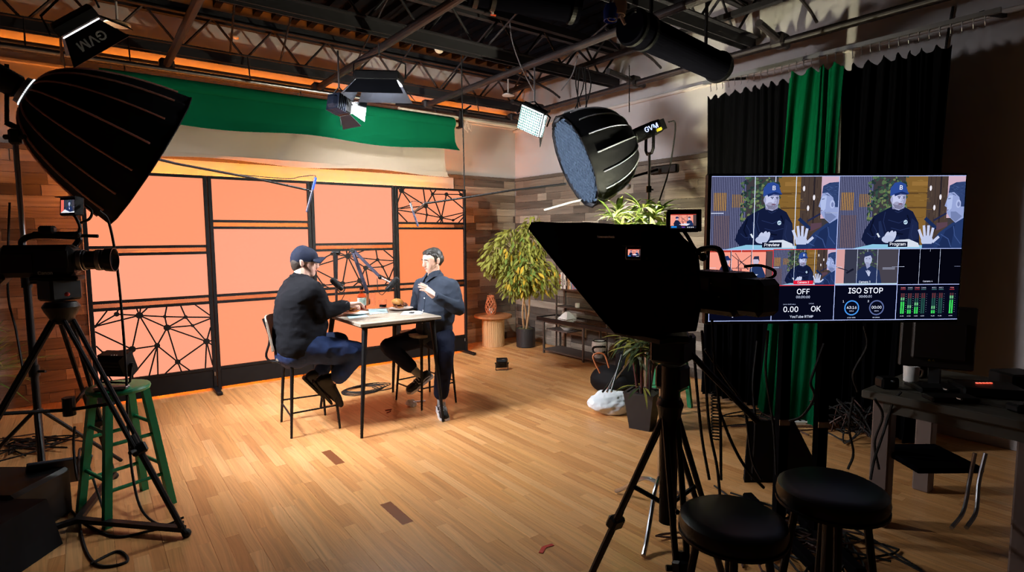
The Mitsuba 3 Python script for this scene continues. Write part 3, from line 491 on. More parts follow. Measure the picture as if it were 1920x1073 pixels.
# on the table
def on_table(px, py): return onz(px, py, TZ)
def plate(px, py, r, lab):
    c = on_table(px, py); k = thing('plate', lab, 'plate'); part(k, 'dish', lathe([(0, .006), (r*.62, .006), (r, .02), (r*1.01, .018), (r*.62, 0), (0, 0)], 32, fr(c+V([0, 0, .001]), (0, 0, 1))), 'ceramic_white', 30); return c
def burger(c, r, lab, open_side):
    k = thing('sandwich', lab, 'sandwich'); r4 = np.random.default_rng(int(r*1000)); M = fr(c+V([0, 0, .021]), (0, 0, 1), RT)
    dome = ball((0, 0, 0), 1, 3); v = dome.vertices; v[:, 2] = np.where(v[:, 2] < 0, v[:, 2]*.15, v[:, 2]*.8)
    v *= (1+.05*(meshkit.noise(v*3+9)-.5))[:, None]; dome.vertices = v*r
    part(k, 'lower_bun', mv(mv(dome, np.diag([1, 1, -.35, 1])), M@fr((0, 0, .018), (0, 0, 1))), 'bun', True)
    part(k, 'filling', mv(cat([ball((r*.95*math.cos(a)*q+open_side*.015, r*.95*math.sin(a)*q, .03+r4.uniform(-.012, .014)), r4.uniform(.008, .016), 1) for a, q in zip(r4.uniform(0, 6.3, 46), r4.uniform(.5, 1.05, 46))]), M), 'meat', True)
    part(k, 'bun', mv(dome, M@fr((-.012*open_side, 0, .044), (.28*open_side, 0, 1))), 'bun', True)
    part(k, 'onion', mv(cat([tube(spline([(r*1.1*open_side+r4.uniform(-.02, .02), r4.uniform(-.05, .05), .012+.01*j/4) for j in range(4)], 8), .003, 5) for i in range(5)]), M), 'ceramic_white')
c = plate(752, 581, .115, 'white plate under the sandwich, in front of the man in the button shirt'); burger(c-.02*RT-V([0, 0, .004]), .06, 'brown bun sandwich with pulled meat on the right plate', 1)
c = plate(667, 590, .115, 'white plate under the half eaten sandwich, in front of the capped man'); burger(c-.02*RT-V([0, 0, .004]), .058, 'half eaten sandwich on the left plate under the capped man\'s hand', -1)
def glass(px, py, h, r, lab, liq=None, lh=.0):
    c = on_table(px, py); M = fr(c+V([0, 0, .001]), (0, 0, 1)); k = thing('drinking_glass', lab, 'glass'); t = .0035
    part(k, 'glass', lathe([(0, 0), (r*.88, 0), (r, h), (r-t, h), (r*.86-t, .012), (0, .012)], 24, M), 'glass', 30)
    if liq: part(k, 'drink', lathe([(0, .0125), (r*.86-t-.0006, .0125), (r*.86-t+.0006+(lh/h)*r*.1, .0125+lh), (0, .0125+lh)], 24, M), liq, 30)
glass(718, 579, .088, .042, 'short tumbler with amber drink between the bottle and the right plate', 'whisky_liquid', .03)
glass(699, 574, .13, .033, 'tall clear water glass behind the bottle', 'water', .055)
glass(650, 577, .088, .04, 'short clear tumbler behind the capped man\'s hand')
c = on_table(679, 583); M = fr(c+V([0, 0, .001]), (0, 0, 1)); k = thing('whisky_bottle', 'round shouldered whisky bottle with a pale label and dark stopper', 'bottle')
part(k, 'glass', lathe([(0, 0), (.038, 0), (.041, .01), (.041, .13), (.034, .155), (.015, .17), (.014, .205), (.011, .205), (.0115, .17), (.031, .152), (.038, .128), (.038, .012), (0, .012)], 28, M), 'glass_red', 30)
part(k, 'whisky', lathe([(0, .0125), (.0375, .0125), (.0375, .05), (0, .05)], 24, M), 'whisky_liquid', 30)
part(k, 'label', lathe([(.0414, .052), (.0416, .052), (.0416, .125), (.0414, .125)], 28, M), 'label_green', 30)
part(k, 'stopper', lathe([(0, .2), (.015, .2), (.017, .203), (.017, .23), (0, .232)], 16, M), 'plastic_black', 30)
lbl = meshkit.text_mesh('TEELING', .008, .0008, True)
def wrap(m, r):
    a = m.vertices[:, 0]/r; m = m.copy(); m.vertices = np.column_stack([(r+m.vertices[:, 2])*np.sin(a), -(r+m.vertices[:, 2])*np.cos(a), m.vertices[:, 1]]); return m
def turned(m, M, toward): a = math.atan2(toward[1], toward[0])+math.pi/2; return mv(m, M@rotz(a, (0, 0, 0))@np.eye(4)) if False else mv(m, np.vstack([np.hstack([rotz(a)[:3, :3], M[:3, 3:4]]), [0, 0, 0, 1]]))
lines = []
for i, (w, z) in enumerate([(.05, .113), (.058, .10), (.046, .09), (.06, .08), (.05, .068)]):
    lines += [box((x, 0, z), (w/7, .0008, .0035)) for x in np.linspace(-w/2, w/2, 6)]
for b in lines: b.vertices = b.vertices[:, [0, 2, 1]]
part(k, 'label_print', turned(wrap(cat(lines), .0417), M, EYE-c), 'label_ink')
def sheet(P, z, name, lab, m, t=.0012):
    pts = [on_table(*p) for p in P]; g = Polygon([(p[0], p[1]) for p in pts]); one(name, extr(g, t, fr((0, 0, TZ+z), (0, 0, 1))), m, lab, 'paper')
sheet([(693, 590), (728, 587), (724, 578), (690, 580)], .001, 'paper_sheet', 'pale blue paper in the middle of the table', 'paper_blue')
sheet([(655, 598), (692, 594), (684, 589), (649, 592)], .001, 'paper_sheet', 'pale blue paper under the edge of the left plate', 'paper_blue')
sheet([(750, 591), (790, 590), (795, 583), (757, 584)], .001, 'paper_sheet', 'white paper at the right front corner of the table', 'paper_white')
k = thing('bunch_of_keys', 'black key fob and keys on the paper at the right front of the table', 'keys'); c = on_table(772, 588)+V([0, 0, .007])
part(k, 'fob', rbox(c, (.045, .025, .011), .004, math.atan2(RT[1], RT[0])), 'plastic_black'); part(k, 'ring', tube([c+.055*RT+.012*(math.cos(a)*RT+math.sin(a)*V([FW[0], FW[1], 0])) for a in np.linspace(0, 6.283, 14)], .0015, 5), 'chrome')
for i in range(3): part(k, 'key', rbox(c+.082*RT+.014*(i-1)*V([FW[0], FW[1], 0])-V([0, 0, .003]), (.045, .009, .002), .0008, math.atan2(RT[1], RT[0])+.5*(i-1)), 'chrome')
# microphone arms
def mic(k, a, b, r):
    a, b = V(a), V(b); M = fr(a, b-a); L = np.linalg.norm(b-a)
    part(k, 'windscreen', mv(lathe([(0, 0), (r*.7, .005), (r, .02), (r, L*.62), (r*.93, L*.66), (0, L*.66)], 18), M), 'foam_black', 30); part(k, 'body', mv(lathe([(0, L*.66), (r*.85, L*.66), (r*.85, L*.95), (r*.6, L), (0, L)], 18), M), 'plastic_black', 30)
k = thing('microphone_arm', 'upright desk microphone arm with the mic aimed at the capped man', 'microphone'); d = 5.08
part(k, 'clamp', cat([rbox(on_table(631, 577)+V([0, 0, .03]), (.05, .05, .06), .008)]), 'plastic_black')
part(k, 'lower_arm', bar(on_table(631, 577)+V([0, 0, .05]), W(631, 474, d), .022, .026), 'arm_grey'); part(k, 'upper_arm', bar(W(627, 473, d-.03), W(629, 524, d-.05), .02, .024), 'plastic_black')
part(k, 'knob', cyl(W(631, 474, d)-.04*RT, W(631, 474, d)+.03*RT, .018, n=12), 'plastic_black', 30); part(k, 'joint', ball(W(630, 527, d-.05), .019), 'chrome', True)
mic(k, W(621, 523, d-.1), W(642, 543, d-.02), .028)
part(k, 'shock_mount', tube([W(640, 541, d-.05)+.035*(math.cos(a)*unit(FW+RT)+math.sin(a)*UP) for a in np.linspace(0, 6.283, 14)], .004, 6), 'plastic_black'); part(k, 'cable', cable([W(644, 545, d), W(646, 551, d), W(642, 560, d), W(634, 574, d)], .003), 'rubber_black')
k = thing('microphone_arm', 'scissor desk microphone arm reaching to the man in the button shirt', 'microphone'); d = 5.28
base = on_table(689, 571); part(k, 'clamp', rbox(base+V([0, 0, .03]), (.05, .05, .06), .008), 'plastic_black')
el = W(661, 470, d); part(k, 'post', cyl(base, W(689, 549, d), .014, n=10), 'alu', 30); part(k, 'lower_arm', bar(W(689, 549, d), el, .022, .026), 'arm_grey'); part(k, 'upper_arm', bar(el+.012*RT, W(712, 519, d-.06), .02, .022), 'arm_grey')
part(k, 'elbow', cyl(el-.02*FW, el+.02*FW, .022, n=14), 'plastic_black', 30); part(k, 'joint', ball(W(713, 520, d-.06), .022), 'plastic_black', True); part(k, 'neck', cyl(W(713, 520, d-.06), W(733, 530, d-.1), .009), 'chrome', 30)
mic(k, W(747, 521, d-.12), W(725, 545, d-.1), .029); part(k, 'cable', cable([W(724, 546, d-.1), W(716, 553, d-.08), W(709, 545, d-.05), W(707, 522, d-.04)], .003), 'rubber_black')
# boom microphones
def boom(name, lab, P, m0, m1, wire, colour):
    k = thing(name, lab, 'microphone'); part(k, 'pole', tube(P, [.012]+[.009]*(len(P)-1), 8), 'steel_black'); part(k, 'tip', cyl(P[-1], (V(m0)*.6+V(m1)*.4), .008), 'chrome', 30)
    M = fr(m0, V(m1)-V(m0)); L = np.linalg.norm(V(m1)-V(m0)); part(k, 'body', mv(lathe([(0, 0), (.011, 0), (.011, L*.34), (0, L*.34)], 14), M), colour, 30); part(k, 'barrel', mv(lathe([(0, L*.34), (.0105, L*.34), (.0105, L*.96), (.008, L), (0, L)], 14), M), 'arm_grey', 30)
    part(k, 'cable', cable(wire, .003), 'rubber_black'); return k
d = 5.0
boom('boom_microphone', 'slim boom microphone with a blue end, on the pole from the left', [W(250, 287, 3.9), W(330, 307, 4.15), W(470, 333, 4.65), W(580, 357, 5.0)], W(592, 333, d), W(575, 398, d), [W(592, 333, d), W(588, 329, d), W(560, 332, d), W(535, 335, 4.9), W(420, 325, 4.5)], 'blue_plastic')
boom('boom_microphone', 'slim boom microphone on the pole from the right, before the right screen', [W(1062, 345, 5.1), W(960, 357, 5.2), W(870, 371, 5.3), W(796, 382, 5.4)], W(769, 381, 5.4), W(784, 425, 5.4), [W(769, 381, 5.4), W(775, 377, 5.4), W(790, 379, 5.4), W(830, 378, 5.35)], 'alu')
one('boom_pole', tube([W(1130, 366, 5.5), W(1072, 379, 5.5), W(1020, 394, 5.45)], .010, 8), 'trim_paint', 'pale pole end sticking out left below the grid softbox', 'pole')
# on the floor by the table
k = thing('cable_coil', 'coil of black cable on the floor under the table', 'cable')
c = onz(676, 734)
for i in range(5): part(k, 'loop', tube([c+V([(.16+.012*i)*math.cos(a)*1.2+.02*i, (.16-.01*i)*math.sin(a), .006+.006*i+.004*math.sin(3*a+i)]) for a in np.linspace(0, 6.283, 30)], .0045, 6), 'rubber_black')
part(k, 'tail', cable([c+V([.15, .05, .006]), onz(713, 733)+V([0, 0, .006]), onz(727, 731)+V([0, 0, .006]), onz(737, 728)+V([0, 0, .006])], .0045), 'rubber_black'); part(k, 'connector', cable([onz(641, 738)+V([0, 0, .01]), onz(650, 736)+V([0, 0, .015])], .014), 'plastic_black')
one('cable_coil', cat([tube([onz(592, 700)+V([.14*math.cos(a), .10*math.sin(a), .006]) for a in np.linspace(0, 6.283, 26)], .0045, 6)]), 'rubber_black', 'black cable loop on the floor behind the bar chair', 'cable')
def crumple(c, s, seed, n=2): b = ball((0, 0, 0), 1, n); b.vertices *= (.6+.8*meshkit.noise(b.vertices*2.3+seed))[:, None]; b.vertices = b.vertices*V(s)+V(c)+V([0, 0, s[2]*.85]); return b
k = thing('crumpled_napkin', 'crumpled white napkin and strip on the floor beside the stool', 'napkin'); part(k, 'ball', crumple(onz(771, 762), (.05, .05, .035), 3), 'paper_white'); part(k, 'strip', box(onz(787, 753)+V([0, 0, .004]), (.11, .03, .004), math.atan2(RT[1], RT[0])+.2), 'paper_white')
one('tape_scrap', cat([box(onz(728, 769)+V([0, 0, .003]), (.06, .018, .004), -.2), box(onz(729, 773)+V([0, 0, .003]), (.05, .012, .004), .5)]), 'red_tape', 'small torn red tape scrap on the floor between table and stool', 'tape')
k = thing('floor_tape_mark', 'bent piece of red tape stuck on the floor in front', 'tape'); a, b, c = onz(1014, 1038), onz(1020, 1027), onz(1037, 1022)
part(k, 'strip', bar(a+V([0, 0, .002]), b+V([0, 0, .002]), .022, .002), 'red_tape'); part(k, 'strip', bar(b+V([0, 0, .002]), c+V([0, 0, .002]), .02, .002), 'red_tape')
# small par lamps
def par(lab, c, s, ang):
    k = thing('floor_par_lamp', lab, 'stage lamp'); M = rotz(ang, c)
    F = M@V([[1, 0, 0, 0], [0, math.cos(.35), -math.sin(.35), 0], [0, math.sin(.35), math.cos(.35), s*.62], [0, 0, 0, 1]])
    part(k, 'housing', mv(hull([(sx*s*.5*q, sy*s*.28, sz*s*.42*q) for sx in (-1, 1) for sz in (-1, 1) for sy, q in [(-1, .74), (-.4, 1), (1, .92)]]), F), 'plastic_black')
    for i in range(5): part(k, 'fin', mv(box((0, -s*.29, s*(-.26+.13*i)), (s*.68, s*.03, s*.03)), F), 'plastic_black')
    for i in range(3): part(k, 'button', mv(ball((s*(.02+.1*i), -s*.1, s*.42), s*.025, 1), F), 'trim_paint')
    part(k, 'bracket', mv(tube([(-s*.54, 0, s*.62), (-s*.54, -s*.12, s*.05), (-s*.5, -s*.15, s*.02), (s*.5, -s*.15, s*.02), (s*.54, -s*.12, s*.05), (s*.54, 0, s*.62)], s*.035, 6), M), 'steel_black')
    for sx in (-1, 1): part(k, 'knob', mv(cyl((sx*s*.5, 0, s*.62), (sx*s*.62, 0, s*.62), s*.06, n=10), M), 'plastic_black', 30)
par('small black par lamp standing on the open floor near the console', onz(941, 694), .135, -.55)
# side table, lantern
c = onz(925, 648); k = thing('drum_side_table', 'round wood side table on a ribbed drum base', 'side table')
part(k, 'tabletop', lathe([(0, .455), (.265, .455), (.275, .45), (.275, .425), (.268, .418), (0, .418)], 48, fr(c, (0, 0, 1))), 'brown_wood', 30)
part(k, 'drum', cyl(c+V([0, 0, .0]), c+V([0, 0, .42]), .155, n=40), 'pale_wood', 30)
for j in range(34):
    a = j/34*6.2832; part(k, 'slat', rbox(c+V([.157*math.cos(a), .157*math.sin(a), .209]), (.012, .024, .417), .004, a), 'pale_wood')
tc = c+V([0, 0, .4555]); k = thing('candle_lantern', 'woven cane lantern with a candle on the side table', 'lantern'); M = fr(tc-.03*RT, (0, 0, 1))
pr = lambda z: .045+.035*math.sin(math.pi*(z/.25)**.8) if z < .25 else .05
for s in (1, -1):
    for j in range(9):
        part(k, 'strand', mv(tube([(pr(z)*math.cos(s*z*9+j*.698), pr(z)*math.sin(s*z*9+j*.698), z) for z in np.linspace(.0, .25, 14)], .007, 6), M), 'cane')
for z, r in ((.0, .046), (.25, .052), (.27, .05)): part(k, 'hoop', mv(tube([(r*math.cos(a), r*math.sin(a), z+.005) for a in np.linspace(0, 6.283, 20)], .006, 6), M), 'cane')
part(k, 'cup', mv(lathe([(0, .01), (.03, .01), (.032, .09), (.028, .09), (.027, .015), (0, .015)], 18), M), 'ceramic_white', 30); part(k, 'candle', mv(cyl((0, 0, .02), (0, 0, .075), .022), M), 'cream_paper', 30)
# console with a glass top, shelf tower with books
def frame(k, P0, ux, uy, w, d, zs, h, t=.022, m='shelf_metal'):
    for a in (0, w):
        for b in (0, d): part(k, 'upright', box(P0+ux*a+uy*b+V([0, 0, h/2]), (t, t, h), math.atan2(ux[1], ux[0])), m)
    for z in zs:
        for a, b, e, f in [(0, 0, w, 0), (0, d, w, d), (0, 0, 0, d), (w, 0, w, d)]: part(k, 'rail', bar(P0+ux*a+uy*b+V([0, 0, z]), P0+ux*e+uy*f+V([0, 0, z]), t), m)
uy = V([0, -1., 0]); ux = V([-1., 0, 0]); P0 = V([5.33, 5.95, 0])
k = thing('console_table', 'low black metal console along the right wall with a glass top frame', 'console')
A = onz(1023, 661); B = onz(1103, 678); ux = V([0, -1., 0]); w = A[1]-B[1]; uy = V([1., 0, 0]); P0 = V([(A[0]+B[0])/2-.06, A[1], 0]); w2 = 1.75
frame(k, P0, ux, uy, w, .30, (.05, .44), .45)
part(k, 'lower_shelf', box(P0+ux*w/2+uy*.15+V([0, 0, .055]), (.30, w, .014)), 'dark_board'); part(k, 'middle_shelf', box(P0+ux*w*.3+uy*.16+V([0, 0, .33]), (.28, w*.55, .014)), 'dark_board')
part(k, 'side_shelf', box(P0+ux*(w+.32)+uy*.15+V([0, 0, .055]), (.30, .62, .014)), 'dark_board')
for b in (0, .30): part(k, 'upright', box(P0+ux*(w+.62)+uy*b+V([0, 0, .225]), (.022, .022, .45)), 'shelf_metal')
T0 = P0-ux*.10-uy*.03+V([0, 0, .47])
for a, b, e, f in [(-.0, 0, 1.5, 0), (0, .34, 1.5, .34), (0, 0, 0, .34), (1.5, 0, 1.5, .34)]: part(k, 'top_frame', bar(T0+ux*a+uy*b, T0+ux*e+uy*f, .035, .045), 'steel_black')
part(k, 'glass_top', box(T0+ux*.75+uy*.17+V([0, 0, .012]), (.32, 1.46, .006)), 'pane_glass')
c = P0+ux*.3+uy*.16+V([0, 0, .338]); k = thing('bowl', 'shallow white bowl on the middle shelf of the console', 'bowl'); part(k, 'dish', lathe([(0, .004), (.05, .004), (.10, .045), (.105, .045), (.055, 0), (0, 0)], 28, fr(c, (0, 0, 1))), 'ceramic_white', 30)
c = P0+ux*(w+.14)+uy*.14+V([0, 0, .063]); k = thing('striped_vase', 'white vase with a thick black looping stripe on the console\'s end shelf', 'vase'); M = fr(c, (0, 0, 1))
vp = [(0, 0), (.05, 0), (.062, .01), (.088, .09), (.094, .15), (.09, .2), (.078, .215), (.072, .215), (.082, .19), (.086, .14), (.05, .02), (0, .02)]; part(k, 'body', lathe(vp, 32, M), 'ceramic_white', 30); part(k, 'rim', mv(lathe([(.07, .213), (.082, .213), (.082, .222), (.07, .222)], 28), M), 'plastic_black', 30)
fa = math.atan2(-c[1], -c[0]); vr = lambda z: np.interp(z, [0, .01, .09, .15, .2, .215], [.052, .063, .089, .095, .091, .079])
loop = [(.9, .155), (.3, .16), (-.45, .155), (-.85, .14), (-.95, .11), (-.8, .085), (-.3, .075), (.3, .08), (.9, .09)]
part(k, 'stripe', mv(tube(spline([(vr(z)*math.cos(fa+a), vr(z)*math.sin(fa+a), z) for a, z in loop], 40), .0135, 8), M), 'plastic_black', 40)
k = thing('shelf_tower', 'slim grey metal shelf tower against the right wall behind the console', 'shelf'); S0 = V([5.185, A[1]+.03, 0])
frame(k, S0, V([0, -1., 0]), V([1., 0, 0]), .95, .165, (.62, .86), 1.75, .018); 
for z in (.62, .86): part(k, 'shelf', box(S0+V([.083, -.475, z]), (.165, .95, .012)), 'dark_board')
r5 = np.random.default_rng(3); y = S0[1]-.05; bz = .867
BK = [('red topped black', (40, 34, 36), .022, .20), ('slim white', (235, 232, 228), .02, .225), ('white', (225, 222, 220), .018, .225), ('dark plum', (70, 55, 75), .014, .215), ('thick white', (240, 238, 236), .045, .215), ('black and orange', (50, 42, 40), .032, .19), ('tan', (190, 160, 125), .02, .175), ('orange brown', (205, 130, 70), .014, .185), ('cream', (232, 224, 205), .026, .18)]
for n_, col, w_, h_ in BK:
    dif('book_'+n_.replace(' ', '_'), col); k = thing('book', f'{n_} book standing on the shelf tower', 'book', 'books on the shelf tower'); c = V([5.185+.083, y-w_/2, bz])
    part(k, 'cover', cat([box(c+V([0, s*(w_/2-.0015), h_/2]), (.15, .003, h_)) for s in (-1, 1)]+[box(c+V([-.0735, 0, h_/2]), (.003, w_, h_))]), 'book_'+n_.replace(' ', '_')); part(k, 'pages', box(c+V([.002, 0, h_/2]), (.142, w_-.006, h_-.008)), 'cream_paper')
    part(k, 'spine_title', cat([box(c+V([-.0755, 0, h_*(.3+.09*q)]), (.0008, w_*.5, h_*.06)) for q in range(4)]), 'orange_plastic' if 'red' in n_ else 'label_ink' if col[0] > 150 else 'trim_paint')
    if 'red' in n_: part(k, 'jacket_band', box(c+V([-.0002, 0, h_*.82]), (.1515, w_+.001, h_*.3)), 'orange_plastic')
    y -= w_+.002
k = thing('book', 'pink and blue book leaning at the end of the row', 'book', 'books on the shelf tower'); Mb = fr((5.185+.083, y-.035, bz), (0, .28, .96), (1, 0, 0)); dif('book_pink', (235, 150, 165)); dif('book_blue', (140, 175, 230))
part(k, 'cover', mv(box((0, 0, .1), (.15, .02, .2)), Mb), 'book_pink'); part(k, 'jacket_print', mv(cat([box((0, -.0105, .02+.035*i), (.12-.01*i, .001, .018)) for i in range(4)]+[box((-.0755, 0, .06), (.001, .018, .1))]), Mb), 'book_blue')
c = S0+V([.083, -.33, .626]); k = thing('small_jar', 'small grey jar on the lower shelf of the tower', 'jar'); part(k, 'jar', lathe([(0, 0), (.03, 0), (.032, .05), (.03, .06), (0, .06)], 18, fr(c, (0, 0, 1))), 'ceramic_white', 30)
one('paper_tray', mv(hull([(-.09, -.09, 0), (.09, -.09, 0), (.09, .09, 0), (-.09, .09, 0), (-.02, -.02, .09), (.02, -.02, .09), (.02, .02, .09), (-.02, .02, .09)]), fr(P0+ux*.28+uy*.17+V([0, 0, .489]), (0, 0, 1))), 'paper_white', 'white pyramid shaped object on the glass top', 'ornament')
# rim lamp behind the plants: a black fixture on the right wall
k = thing('wall_fixture', 'black lamp fixture clamped behind the softbox stand on the right wall', 'lamp fixture'); c = W(1225, 318, 6.0)
part(k, 'box', rbox(c+.12*RT, (.06, .34, .09), .01), 'plastic_black'); part(k, 'arm', bar(c-.3*RT-.1*UP, c+.05*RT, .025), 'plastic_black'); part(k, 'bulb', ball(W(1178, 350, 5.9), .03, 1), 'lamp_face')
# green stools
def green_stool(lab, c, h, ang, s=1.0):
    k = thing('green_stool', lab, 'stool'); M = rotz(ang, c)
    part(k, 'seat', lathe([(0, h), (.13*s, h), (.155*s, h-.006), (.16*s, h-.018), (.155*s, h-.032), (0, h-.034)], 36, fr(c, (0, 0, 1))), 'green_paint', 30); L = []
    for sx, sy in ((1, 1), (1, -1), (-1, -1), (-1, 1)):
        a, b = V([.172*s*sx, .172*s*sy, 0]), V([.095*s*sx, .095*s*sy, h-.03]); L.append((a, b)); part(k, 'leg', mv(hull([p+V([q*.019, r*.019, 0]) for p in (a, b) for q in (-1, 1) for r in (-1, 1)]), M), 'green_paint')
    for i in range(4):
        for z in ((.2, .46) if i % 2 else (.26, .53)):
            p = L[i][0]+(L[i][1]-L[i][0])*z/h; q = L[(i+1) % 4][0]+(L[(i+1) % 4][1]-L[(i+1) % 4][0])*z/h; part(k, 'rung', mv(cyl(p, q, .011, n=10), M), 'green_paint', 30)
    return k
sc = V([.115, 3.955, 0]); green_stool('green painted wooden stool carrying a black lamp, by the left tripod', sc, .745, .35)
par('small black par lamp standing on the green stool', sc+V([.0, .02, .757]), .17, -.75)
one('remote_on_stool', rbox(sc+.03*RT-V([FW[0], FW[1], 0])*.1+V([0, 0, .754]), (.17, .05, .016), .006, math.atan2(RT[1], RT[0])+.2), 'alu', 'grey flat remote lying at the front edge of the green stool', 'remote')
g2 = onz(1275, 770); green_stool('green painted stool mostly hidden behind the teleprompter tripod', onz(1258, 765), .66, .2, .75)
# ---------------------------------------------------------------- people
def fuse(bones, step=.014, it=14, seg=14):
    """one continuous skin over hulls of spheres"""
    ms = []
    for b in bones: ms.append(m3.Manifold.batch_hull([m3.Manifold.sphere(float(r), seg).translate([float(x) for x in p]) for p, r in b]))
    m = m3.Manifold.batch_boolean(ms, m3.OpType.Add).refine_to_length(step).to_mesh()
    t = trimesh.Trimesh(m.vert_properties[:, :3], m.tri_verts, process=True); o = t.vertices.copy(); trimesh.smoothing.filter_taubin(t, .5, -.52, it); v = t.vertices.copy(); far = ~(np.linalg.norm(v-o, axis=1) < .03); v[far] = o[far]; t.vertices = v; return t
def chain(*pr): return [[pr[i], pr[i+1]] for i in range(len(pr)-1)]
def wrinkle(m, amp, freq, seed, stretch=(1, 1, 1)):
    n = m.vertex_normals; d = meshkit.fbm(m.vertices*V(stretch)*freq+seed, 3); d = 1-np.abs(2*d-1)*2; m = m.copy(); m.vertices = m.vertices+n*(amp*d)[:, None]; return m
def basis(f, u): f = unit(f); l = unit(np.cross(u, f)); return f, l, np.cross(f, l)
def head_bones(c, f, u, s=1.0, nose=1.0):
    f, l, u = basis(f, u); P = lambda a, b, h: c+s*(a*f+b*l+h*u)
    B = [[(P(-.022, 0, .03), .082*s), (P(.018, 0, .035), .074*s), (P(-.03, .01, .012), .07*s), (P(-.03, -.01, .012), .07*s)],        # cranium
         [(P(.028, .022, .03), .056*s), (P(.028, -.022, .03), .056*s), (P(.035, .022, -.025), .047*s), (P(.035, -.022, -.025), .047*s), (P(.062, 0, -.082), .026*s)],
         [(P(-.005, .042, -.045), .026*s), (P(-.005, -.042, -.045), .026*s), (P(.060, .012, -.086), .022*s), (P(.060, -.012, -.086), .022*s)],    # jaw
         [(P(.090, 0, .012), .010*s), (P(.106*nose, 0, -.028), .012*s), (P(.088, .013, -.032), .008*s), (P(.088, -.013, -.032), .008*s)],             # nose
         [(P(.078, .03, .028), .012*s), (P(.083, 0, .024), .012*s), (P(.078, -.03, .028), .012*s)],                           # brow
         [(P(.082, .016, -.052), .008*s), (P(.088, 0, -.050), .0085*s), (P(.082, -.016, -.052), .008*s)], [(P(.080, .013, -.062), .008*s), (P(.085, 0, -.063), .0085*s), (P(.080, -.013, -.062), .008*s)]]
    for sd in (-1, 1):
        B += [[(P(-.012, .076*sd, .018), .010*s), (P(-.026, .084*sd, .022), .010*s), (P(-.018, .08*sd, -.022), .009*s), (P(-.008, .076*sd, -.02), .009*s)],
              [(P(.05, .038*sd, -.012), .026*s)]]
    return B, P
def hand_bones(w, d, palm, s=1.0, curl=(.4, .45, .5, .6), spread=.12, thumb=1):
    """palm from the wrist w along d; palm: direction the palm faces; thumb: +1 or -1 side"""
    d = unit(d); n = unit(palm-d*(palm@d)); a = np.cross(d, n)*thumb; K = lambda x, y, z: w+s*(x*d+y*a+z*n)
    B = [[(K(.0, .012, 0), .022*s), (K(.0, -.012, 0), .022*s), (K(.05, .026, 0), .014*s), (K(.085, .026, 0), .0125*s), (K(.08, -.03, 0), .0115*s), (K(.05, -.026, .002), .014*s)]]
    for i, (y, L) in enumerate([(.030, .074), (.010, .082), (-.010, .076), (-.029, .058)]):
        c = curl[i]; an = 0; p = K(.088-abs(y)*.1, y, 0); r = (.0098, .0098, .0092, .0082)[i]*s; t = y*spread*6
        for q, f in enumerate((.44, .31, .25)):
            an += c*(1.0, 1.1, .7)[q]; e = p+s*L*f*(math.cos(an)*unit(d+a*t)+math.sin(an)*n); B.append([(p, r), (e, r*.92)]); p = e; r *= .93
    p = K(.02, .026, .006); B.append([(p, .015*s), (K(.052, .052, .016), .0115*s)]); B.append([(K(.052, .052, .016), .0115*s), (K(.08, .062, .026), .0098*s)]); B.append([(K(.08, .062, .026), .0098*s), (K(.1, .062, .036), .008*s)])
    return B
def person(lab, parts):
    k = thing('person', lab, 'person'); return k
def eyes(k, P, s, look=0.0):
    for sd in (-1, 1):
        part(k, 'eye', ball(P(.0735, .033*sd, .006), .0115*s, 2), 'eye_white', True); part(k, 'iris', ball(P(.0815, .033*sd+.002*look, .002), .0052*s, 1), 'eye_dark', True)
        part(k, 'eyebrow', tube(spline([P(.084, .052*sd, .024), P(.0925, .033*sd, .032), P(.0955, .014*sd, .028)], 8), .0042*s, 6), 'hair_brown')
    for sd in (-1, 1): part(k, 'eyelid', fuse([[(P(.074, .044*sd, .011), .0085*s), (P(.0775, .033*sd, .0125), .0095*s), (P(.0765, .022*sd, .010), .0075*s)]], .004, 3, 10), 'skin_pale', True)
    part(k, 'lips', fuse([[(P(.088, .016, -.057), .006*s), (P(.094, 0, -.055), .007*s), (P(.088, -.016, -.057), .006*s)]], .004, 4, 10), 'lip', True)
# ------------------------------------------------ the capped man
pel, bel, che = W(560, 655, 4.66), W(557, 612, 4.67), W(560, 565, 4.69); sN, sF, nb = W(586, 546, 4.52), W(550, 537, 4.84), W(563, 524, 4.69)
hc = W(571, 493, 4.71); hf = .955*RT+.30*FW-.05*UP
eN, wN, eF, wF = W(607, 585, 4.58), W(653, 572, 4.72), W(590, 592, 4.98), W(647, 571, 4.99)
hN, kN, aN, tN = W(574, 655, 4.55), W(667, 662, 4.74), W(630, 712, 4.66), W(647, 753, 4.78); hF, kF, aF, tF = W(550, 652, 4.78), W(636, 641, 4.96), W(597, 706, 4.84), W(634, 746, 4.92)
latY = V([0, 1., 0])*.12
k = thing('person', 'man in navy cap, dark sweatshirt and blue jeans, eating at the left of the table', 'person')
HB, P = head_bones(hc, hf, V([0, 0, 1.]), 1.04)
skin = HB+[[(hc-.03*UP-.01*hf, .062), (nb, .066), (nb-.05*UP, .07)]]+[[(pel+latY, .09), (pel-latY, .09), (che+latY, .09), (che-latY, .09)], [(che+latY, .09), (che-latY, .09), (nb-.03*UP, .05), (sN, .05), (sF, .05)]]
for a in ((sN, .055), (eN, .042), (wN, .027)), ((sF, .055), (eF, .042), (wF, .027)), ((hN, .08), (kN, .055), (aN, .038)), ((hF, .08), (kF, .055), (aF, .038)): skin += chain(*a)
skin += hand_bones(wN, W(668, 569, 4.76)-wN, -UP+.2*RT, 1.0, (.45, .5, .55, .6), thumb=1)+hand_bones(wF, W(662, 569, 4.98)-wF, -UP, 1.0, (.5, .5, .6, .6), thumb=-1)
part(k, 'body', fuse(skin, .007, 8, 16), 'skin_pale', True)
eyes(k, P, 1.04)
